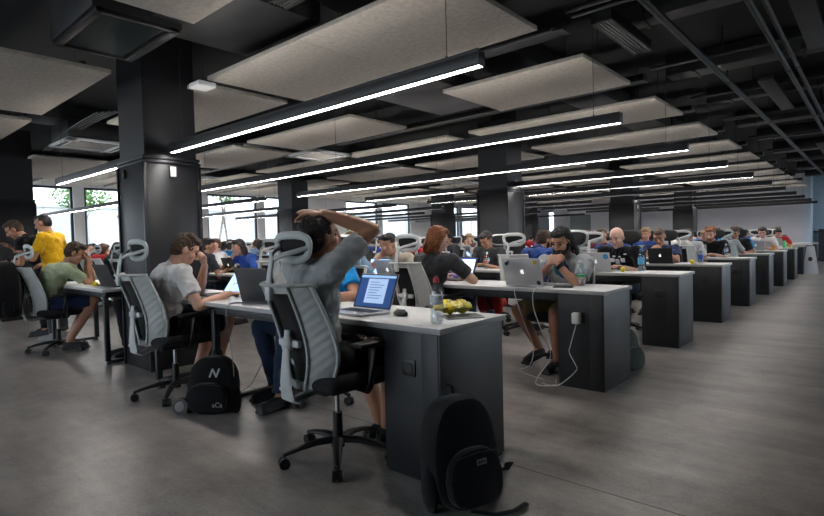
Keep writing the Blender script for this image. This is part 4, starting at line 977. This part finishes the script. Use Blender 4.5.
for s, sg in (('L',-1),('R',1)): J['sh'+s]=J['neck']+V((sg*.19,-.02,-.055)); J['el'+s],J['wr'+s]=ik(J['sh'+s],(-.06+sg*.035,.255,.925),.285,.255,(sg*.75,.25,-1)); J['hd'+s]=(-sg*.75,-.05,.55); J['pm'+s]=(-sg*.5,-1,-.2); J['cu'+s]=1.0
J['knR']=(.30,.25,.51); J['anR']=(.22,.02,.15); J['knL']=(-.10,.33,.52); J['anL']=(-.05,.20,.10); J['toeR']=(.3,1,-.25); J['toeL']=(.1,1,0)
pd = make_person(J, (-2.13,Yf(2)+.05,0), R_(180), 'bearded man with dreadlocks in a grey shirt and khaki shorts, hands clasped at his mouth', 'grey', 'khaki', 'black', 1, vox=.0055, hair='dread', beard=True)
m = MB(); m.sph((-.04,.04,.86),(.085,.055,.13),Matrix.Rotation(R_(-22),3,'X')); m.build('shirt_front', FAB['teal'], pd)
w0 = V(J['wrL']); e0 = V(J['elL']); dd = (w0-e0).normalized(); m = MB(); m.cyl(w0-dd*.045, w0-dd*.012, .034, n=20); m.build('wristwatch', M_strap, pd)
chair(-2.30, Yf(3)+.05, R_(180), 'black-backed office chair of the bald man', 'black')
J = pose_seated(.14, wr=(.14,.28,.79), wl=(-.14,.28,.79), face=(.10,.9,-.32)); J['anR']=(.1,.2,.1)
pb = make_person(J, (-2.30,Yf(3)+.05,0), R_(180), 'bald man in a black T-shirt with white print, third row', 'black', 'jeans', 'dark', 2, vox=.0065, hair=None, legs='trousers')
m = MB(); c0 = V(J['chest'])+V((0,.128,.02))
for (x, z, w, h) in ((-.06,-.02,.05,.05),(0,-.035,.045,.06),(.06,-.02,.05,.045),(-.02,.02,.03,.02),(.04,.025,.04,.018),(-.085,.05,.035,.012)): m.box(c0+V((x,0,z)),(w,.012,h),.004,Matrix.Rotation(R_(-25),3,'X'))
m.build('shirt_print', M_white, pb)
m = MB(); m.tube([J['neck']+V((-.06,.06,.0)), c0+V((-.03,.005,.08)), c0+V((0,.012,0)), c0+V((.03,.005,.08)), J['neck']+V((.06,.06,.0))], .004, 6); m.build('lanyard', M_duct2, pb)
chair(-2.40, Yf(4)+.05, R_(180), 'black office chair of the man with clasped hands in the fourth row', 'black')
J = pose_seated(.24, face=(0,.8,-.5)); J.update(chest=V((0,-.05,.84)), neck=V((0,.05,.99)), head=V((0,.11,1.125)))
for s, sg in (('L',-1),('R',1)): J['sh'+s]=J['neck']+V((sg*.19,-.02,-.055)); J['el'+s],J['wr'+s]=ik(J['sh'+s],(sg*.07,.27,.935),.285,.255,(sg*1.0,.25,-.9)); J['hd'+s]=(-sg*.9,0,.25); J['pm'+s]=(0,-1,-.3); J['cu'+s]=1.0
make_person(J, (-2.40,Yf(4)+.05,0), R_(180), 'man in a navy T-shirt with both hands clasped before his mouth, fourth row', 'navy', 'jeans', 'brown', 1, vox=.0075, hair='crop', legs='trousers')
def typist(i, side, x, label, shirt, hairc, skin, ckind, clabel, hair='short', **kw):
    y = Yn(i)-.05 if side == 0 else Yf(i)+.05; rz = 0 if side == 0 else R_(180)
    if ckind: chair(x, y, rz, clabel, ckind)
    J = pose_seated(kw.pop('lean',.12), wr=(.13,.28,.79), wl=(-.13,.28,.79), face=kw.pop('face',(0,.9,-.35)))
    return make_person(J, (x,y,0), rz, label, shirt, 'jeans', hairc, skin, vox=.009, hair=hair, legs='trousers', **kw), J, y, rz
typist(5,1,-2.16,'ginger-bearded man in a black T-shirt at the silver laptop with green sticker','black','ginger',2,'black','black office chair of the ginger-bearded man', beard=True, hair='tuft')
typist(6,1,-2.14,'dark-haired man in a black T-shirt at the sixth desk, grey front','black','brown',1,'black','black office chair in the sixth row near the aisle', hair='tuft')
pw, J, y, rz = typist(7,1,-1.95,'man in a white shirt wearing headphones, seventh row near the aisle','white','dark',2,'white','white office chair of the man with headphones')
m = MB(); h = V(J['head']); m.tube([h+V((.085*math.cos(a),-.01,.02+.105*math.sin(a))) for a in [i*math.pi/10 for i in range(11)]], .009, 8, ax=(0,1,0))
for s in (-1,1): m.cyl(h+V((s*.078,-.01,-.005)), h+V((s*.105,-.01,-.005)), .034, n=18)
m.build('headphones', M_black, pw)
typist(3,1,-4.12,'man in a dark grey T-shirt against the big black column','darkgrey','dark',1,'white','office chair in front of the big black column', face=(.1,.85,-.6))
typist(3,0,-3.04,'man in a blue checked shirt seen from behind in the third row','plaid','brown',1,None,None, lean=.2, face=(.4,.9,-.3), beard=True)
chair(-3.2, Yn(3)-.05, 0, 'white office chair behind the stickered silver laptop, third row', 'white')
typist(4,0,-2.92,'man in a blue shirt seen from behind left of the bald man','plaid','dark',1,None,None, lean=.2)
chair(-3.06, Yn(4)-.05, 0, 'white office chair between the dreadlocked man and the bald man, fourth row', 'white')
typist(6,1,-5.0,'brown-haired woman in a white top, between the dreadlocked man and the bald man','white','chestnut',2,'black','black office chair of the woman in white', hair='long', female=True)
typist(5,0,-2.42,'man in white seen from behind, right of the man with clasped hands','white','dark',1,None,None, lean=.22)
chair(-2.40, Yn(5)-.06, 0, 'white office chair right of the man with clasped hands', 'white')
typist(6,1,-3.9,'dark-haired man with a lowered face right of the bald man','navy','dark',2,'black','black office chair right of the bald man')
typist(2,0,-7.30,'man in a dark grey T-shirt just right of the nearest column, second row','darkgrey','dark',1,'white','office chair just right of the nearest column', lean=.1, face=(.6,.8,-.2))
chair(-4.95, Yn(3)-.05, 0, 'white office chair directly left of the red-haired woman, farther back', 'white')

# ------------------------------------------------------------------ crowd
def joined_chair(frame):
    """one mesh: too small in the photo to show its parts"""
    src = CHAIR[frame][0]; bm = bmesh.new(); me = bpy.data.meshes.new('distant_chair'); mats = []
    for ch in src.children:
        if ch.name.startswith(('caster','emblem')): continue
        t = ch.data.copy(); k = ch.data.materials[0]
        if k not in mats: mats.append(k)
        for p in t.polygons: p.material_index = mats.index(k)
        bm.from_mesh(t); bpy.data.meshes.remove(t)
    bm.to_mesh(me); bm.free()
    for k in mats: me.materials.append(k)
    return me
FARCH = {k: joined_chair(k) for k in ('white','grey','black')}
poses = {
 'typing': pose_seated(.12, face=(0,.9,-.35)),
 'upright': pose_seated(.03, face=(.15,.95,-.15)),
 'leaning': pose_seated(.26, wr=(.2,.33,.79), wl=(-.2,.33,.79), face=(-.15,.85,-.5)),
}
Jc = pose_seated(.2, face=(.1,.9,-.25)); Jc['elR'],Jc['wrR'] = ik(Jc['shR'],(.07,.24,1.0),.285,.25,(.7,.4,-1)); Jc['hdR']=(-.4,-.2,1); Jc['pmR']=(-.5,-1,0); Jc['cuR']=.9; poses['chin'] = Jc
ARCH = {}
for k, (p, h) in enumerate([('typing','short'),('upright','tuft'),('leaning','short'),('chin','long'),('typing','long'),('upright','crop'),('chin','short')]):
    ARCH[k] = {n: v for n, v in person_meshes(poses[p], vox=.014, det=1, legs='trousers', hair=h).items()}
    for n, v in ARCH[k].items(): v.materials.append(SKIN[0]); v.name = 'distant_'+n
FARLT = None
seats = [(2, 0, -4.11), (2, 1, -4.09), (2, 0, -5.25), (2, 1, -6.16), (2, 1, -7.16), (3, 1, -5.28), (4, 1, -3.3), (3, 1, -6.1), (2, 1, -8.2), (3, 0, -7.14), (4, 1, -4.17), (2, 0, -9.8), (3, 0, -8.2), (5, 1, -3.24), (5, 0, -4.13), (2, 0, -10.75), (6, 0, -2.21), (4, 1, -6.35), (4, 0, -7.26), (2, 1, -10.79), (2, 0, -11.69), (5, 1, -4.31), (6, 0, -3.12), (3, 0, -9.88), (4, 1, -7.15), (5, 1, -5.26), (3, 0, -10.62), (5, 0, -6.36), (2, 0, -12.95), (7, 0, -2.32), (5, 1, -6.05), (4, 1, -8.2), (5, 0, -7.02), (2, 1, -12.91), (6, 0, -5.08), (2, 0, -13.87), (3, 1, -10.98), (7, 0, -3.44), (5, 1, -7.21), (2, 1, -13.89), (3, 0, -12.68), (2, 0, -14.95), (7, 1, -3.13), (7, 0, -4.2), (8, 0, -2.21), (5, 1, -8.15), (2, 0, -15.69), (2, 1, -14.97), (7, 1, -4.12), (4, 0, -11.95), (8, 1, -2.27), (5, 0, -9.89), (6, 0, -8.1), (7, 0, -6.19), (8, 1, -3.24), (4, 1, -12.63), (4, 0, -13.96), (5, 1, -10.91), (9, 1, -2.15), (9, 0, -3.24), (7, 1, -7.15), (7, 0, -8.1), (9, 0, -4.27), (10, 0, -2.43), (4, 1, -14.87), (6, 0, -11.63), (9, 1, -4.28), (9, 0, -5.34), (10, 1, -2.37), (9, 1, -5.1), (10, 1, -3.16), (10, 0, -4.14), (6, 1, -12.65), (5, 0, -15.77), (5, 1, -15.91), (8, 0, -10.83), (7, 1, -12.95), (9, 0, -9.65), (8, 1, -11.77), (9, 0, -11.98), (8, 1, -15.71), (10, 0, -13.83), (10, 1, -13.7)]
random.seed(21)
cols = ['white','darkgrey','black','navy','blue','grey','lightblue','beige','red','black','white','plaid','grey','burgundy','pink']
cnames = dict(white='white',darkgrey='dark grey',black='black',navy='navy',blue='bright blue',grey='grey',lightblue='light blue',beige='beige',red='red',plaid='blue',burgundy='burgundy',pink='pink')
def where(x): return 'near the aisle' if x > -3.6 else 'in the middle of the hall' if x > -8.6 else 'towards the windows'
lapme = None
for q, (i, side, x) in enumerate(seats):
    y = Yn(i)-.05 if side == 0 else Yf(i)+.05; rz = (0 if side == 0 else math.pi) + random.uniform(-.25,.25)
    k = random.randrange(7); c = random.choice(cols); hc = random.choice(['brown','dark','black','chestnut','brown','blond','dark'])
    way = 'seen from behind' if side == 0 else 'facing the camera'
    lab = f'seated person in {cnames[c]}, {way}, {ORD[i]} row {where(x)}'
    root = empty('person', (x,y,0), rz); tag(root, lab, 'person', f'crowd of seated people {way} {where(x)}')
    for n, me in ARCH[k].items():
        n = n.split('#')[0]
        if n == 'shoe' and i > 4: continue
        o = link('body' if n=='person' else n, me, root)
        set_mat(o, SKIN[q%3] if n=='person' else FAB[c] if n=='shirt' else HAIR[hc] if n=='hair' else M_shoe if n=='shoe' else FAB[['jeans','black','khaki'][q%3]])
    ck = random.choice(['white','white','grey','black'])
    co = link('office_chair', FARCH[ck]); co.location = (x,y,0); co.rotation_euler = (0,0,rz)
    tag(co, f'{ck} office chair of the {ORD[i]} row {where(x)}, {way}', 'chair', f'{ck} chairs in the {ORD[i]} row {where(x)} {way}')
    ly = Yn(i)+.17 if side == 0 else Yf(i)-.17
    if not any(abs(ob.location.x-x) < .36 and abs(ob.location.y-ly) < .3 for ob in C.objects if ob.name.startswith('laptop')):
        kind = random.choice(['silver','black'])
        if FARLT is None:
            FARLT = {}
        if kind not in FARLT:
            FARLT[kind] = laptop(x, ly, 0 if side == 0 else math.pi, '', kind, content=[(S_lb,-.46,.46,.06,.95)]); o = FARLT[kind]; KIDS[o.name] = list(o.children)
        else: o = copy_tree(FARLT[kind])
        o.location = (x, ly, .7505); o.rotation_euler = (0,0,0 if side == 0 else math.pi)
        tag(o, f'{kind} laptop in the {ORD[i]} row {where(x)}, {"screen" if side==0 else "lid"} towards the camera', 'laptop', f'{kind} laptops of the {ORD[i]} row {where(x)} {way}')
for i in range(2, 11):
    for x in (-4.6,-7.6,-12.2,-14.4):
        if (i*7+int(x*3)) % 3: 
            if i in colrow and x == -4.6: continue
            (ball if (i+int(x))%2 else bottle)(x+.03*i, (Yn(i)+Yf(i))/2+.02, f'{"yellow foam ball" if (i+int(x))%2 else "clear water bottle"} of the {ORD[i]} row {where(x)}, {"left" if int(x) in (-14,-7) else "right"} one')

# ------------------------------------------------------------------ light
w = bpy.data.worlds.new('sky'); bpy.context.scene.world = w; w.use_nodes = True; nt = w.node_tree; bg = nt.nodes['Background']
tcw = nt.nodes.new('ShaderNodeTexCoord'); sxw = nt.nodes.new('ShaderNodeSeparateXYZ'); crw = nt.nodes.new('ShaderNodeValToRGB')
nt.links.new(tcw.outputs['Generated'], sxw.inputs[0]); nt.links.new(sxw.outputs['Z'], crw.inputs[0])
crw.color_ramp.elements[0].color = (.95,.97,1.0,1); crw.color_ramp.elements[1].color = (.75,.86,1.0,1); nt.links.new(crw.outputs[0], bg.inputs['Color'])
bg.inputs['Strength'].default_value = 3.0
def portal(loc, rot, sx_, sy_):
    l = bpy.data.lights.new('window_portal', 'AREA'); l.shape = 'RECTANGLE'; l.size = sx_; l.size_y = sy_; l.cycles.is_portal = True
    o = bpy.data.objects.new('window_portal', l); C.objects.link(o); o.location = loc; o.rotation_euler = rot
for k, (a, b_) in enumerate(wins):
    if k % 2 == 0 and a > -6: portal((XW+.05,(a+wins[k+1][1])/2,(ZB+ZT)/2),(0,R_(-90),0),ZT-ZB,wins[k+1][1]-a)
portal((-9.5,YB_+.02,1.85),(R_(90),0,0),16.0,2.1)
portal((XR-.02,21.15,1.8),(0,R_(90),0),2.2,7.3)
portal((XR-.02,10.7,1.8),(0,R_(90),0),2.2,8.6)

# ------------------------------------------------------------------ camera
cam = bpy.data.cameras.new('camera'); co = bpy.data.objects.new('camera', cam); C.objects.link(co)
cam.sensor_width = 36; cam.lens = 531.745*36/824; cam.clip_start = .05; cam.clip_end = 300
yaw, pit, rol, h = R_(41.3633), R_(-1.9049), R_(-1.4231), 1.1572
Fv = V((-math.sin(yaw)*math.cos(pit), math.cos(yaw)*math.cos(pit), math.sin(pit)))
R0 = V((math.cos(yaw), math.sin(yaw), 0)); U0 = R0.cross(Fv)
Rv = R0*math.cos(rol)+U0*math.sin(rol); Uv = -R0*math.sin(rol)+U0*math.cos(rol)
M = Matrix((Rv, Uv, -Fv)).transposed().to_4x4(); M.translation = V((0,0,h)); co.matrix_world = M
sc = bpy.context.scene; sc.camera = co
sc.view_settings.view_transform = 'Standard'; sc.view_settings.look = 'None'; sc.view_settings.exposure = 0.95; sc.view_settings.gamma = 1; sc.view_settings.use_curve_mapping = False
sc.cycles.use_denoising = True; sc.cycles.max_bounces = 8; sc.cycles.diffuse_bounces = 4; sc.cycles.transparent_max_bounces = 12; sc.cycles.caustics_reflective = False; sc.cycles.caustics_refractive = False; sc.cycles.sample_clamp_indirect = 6
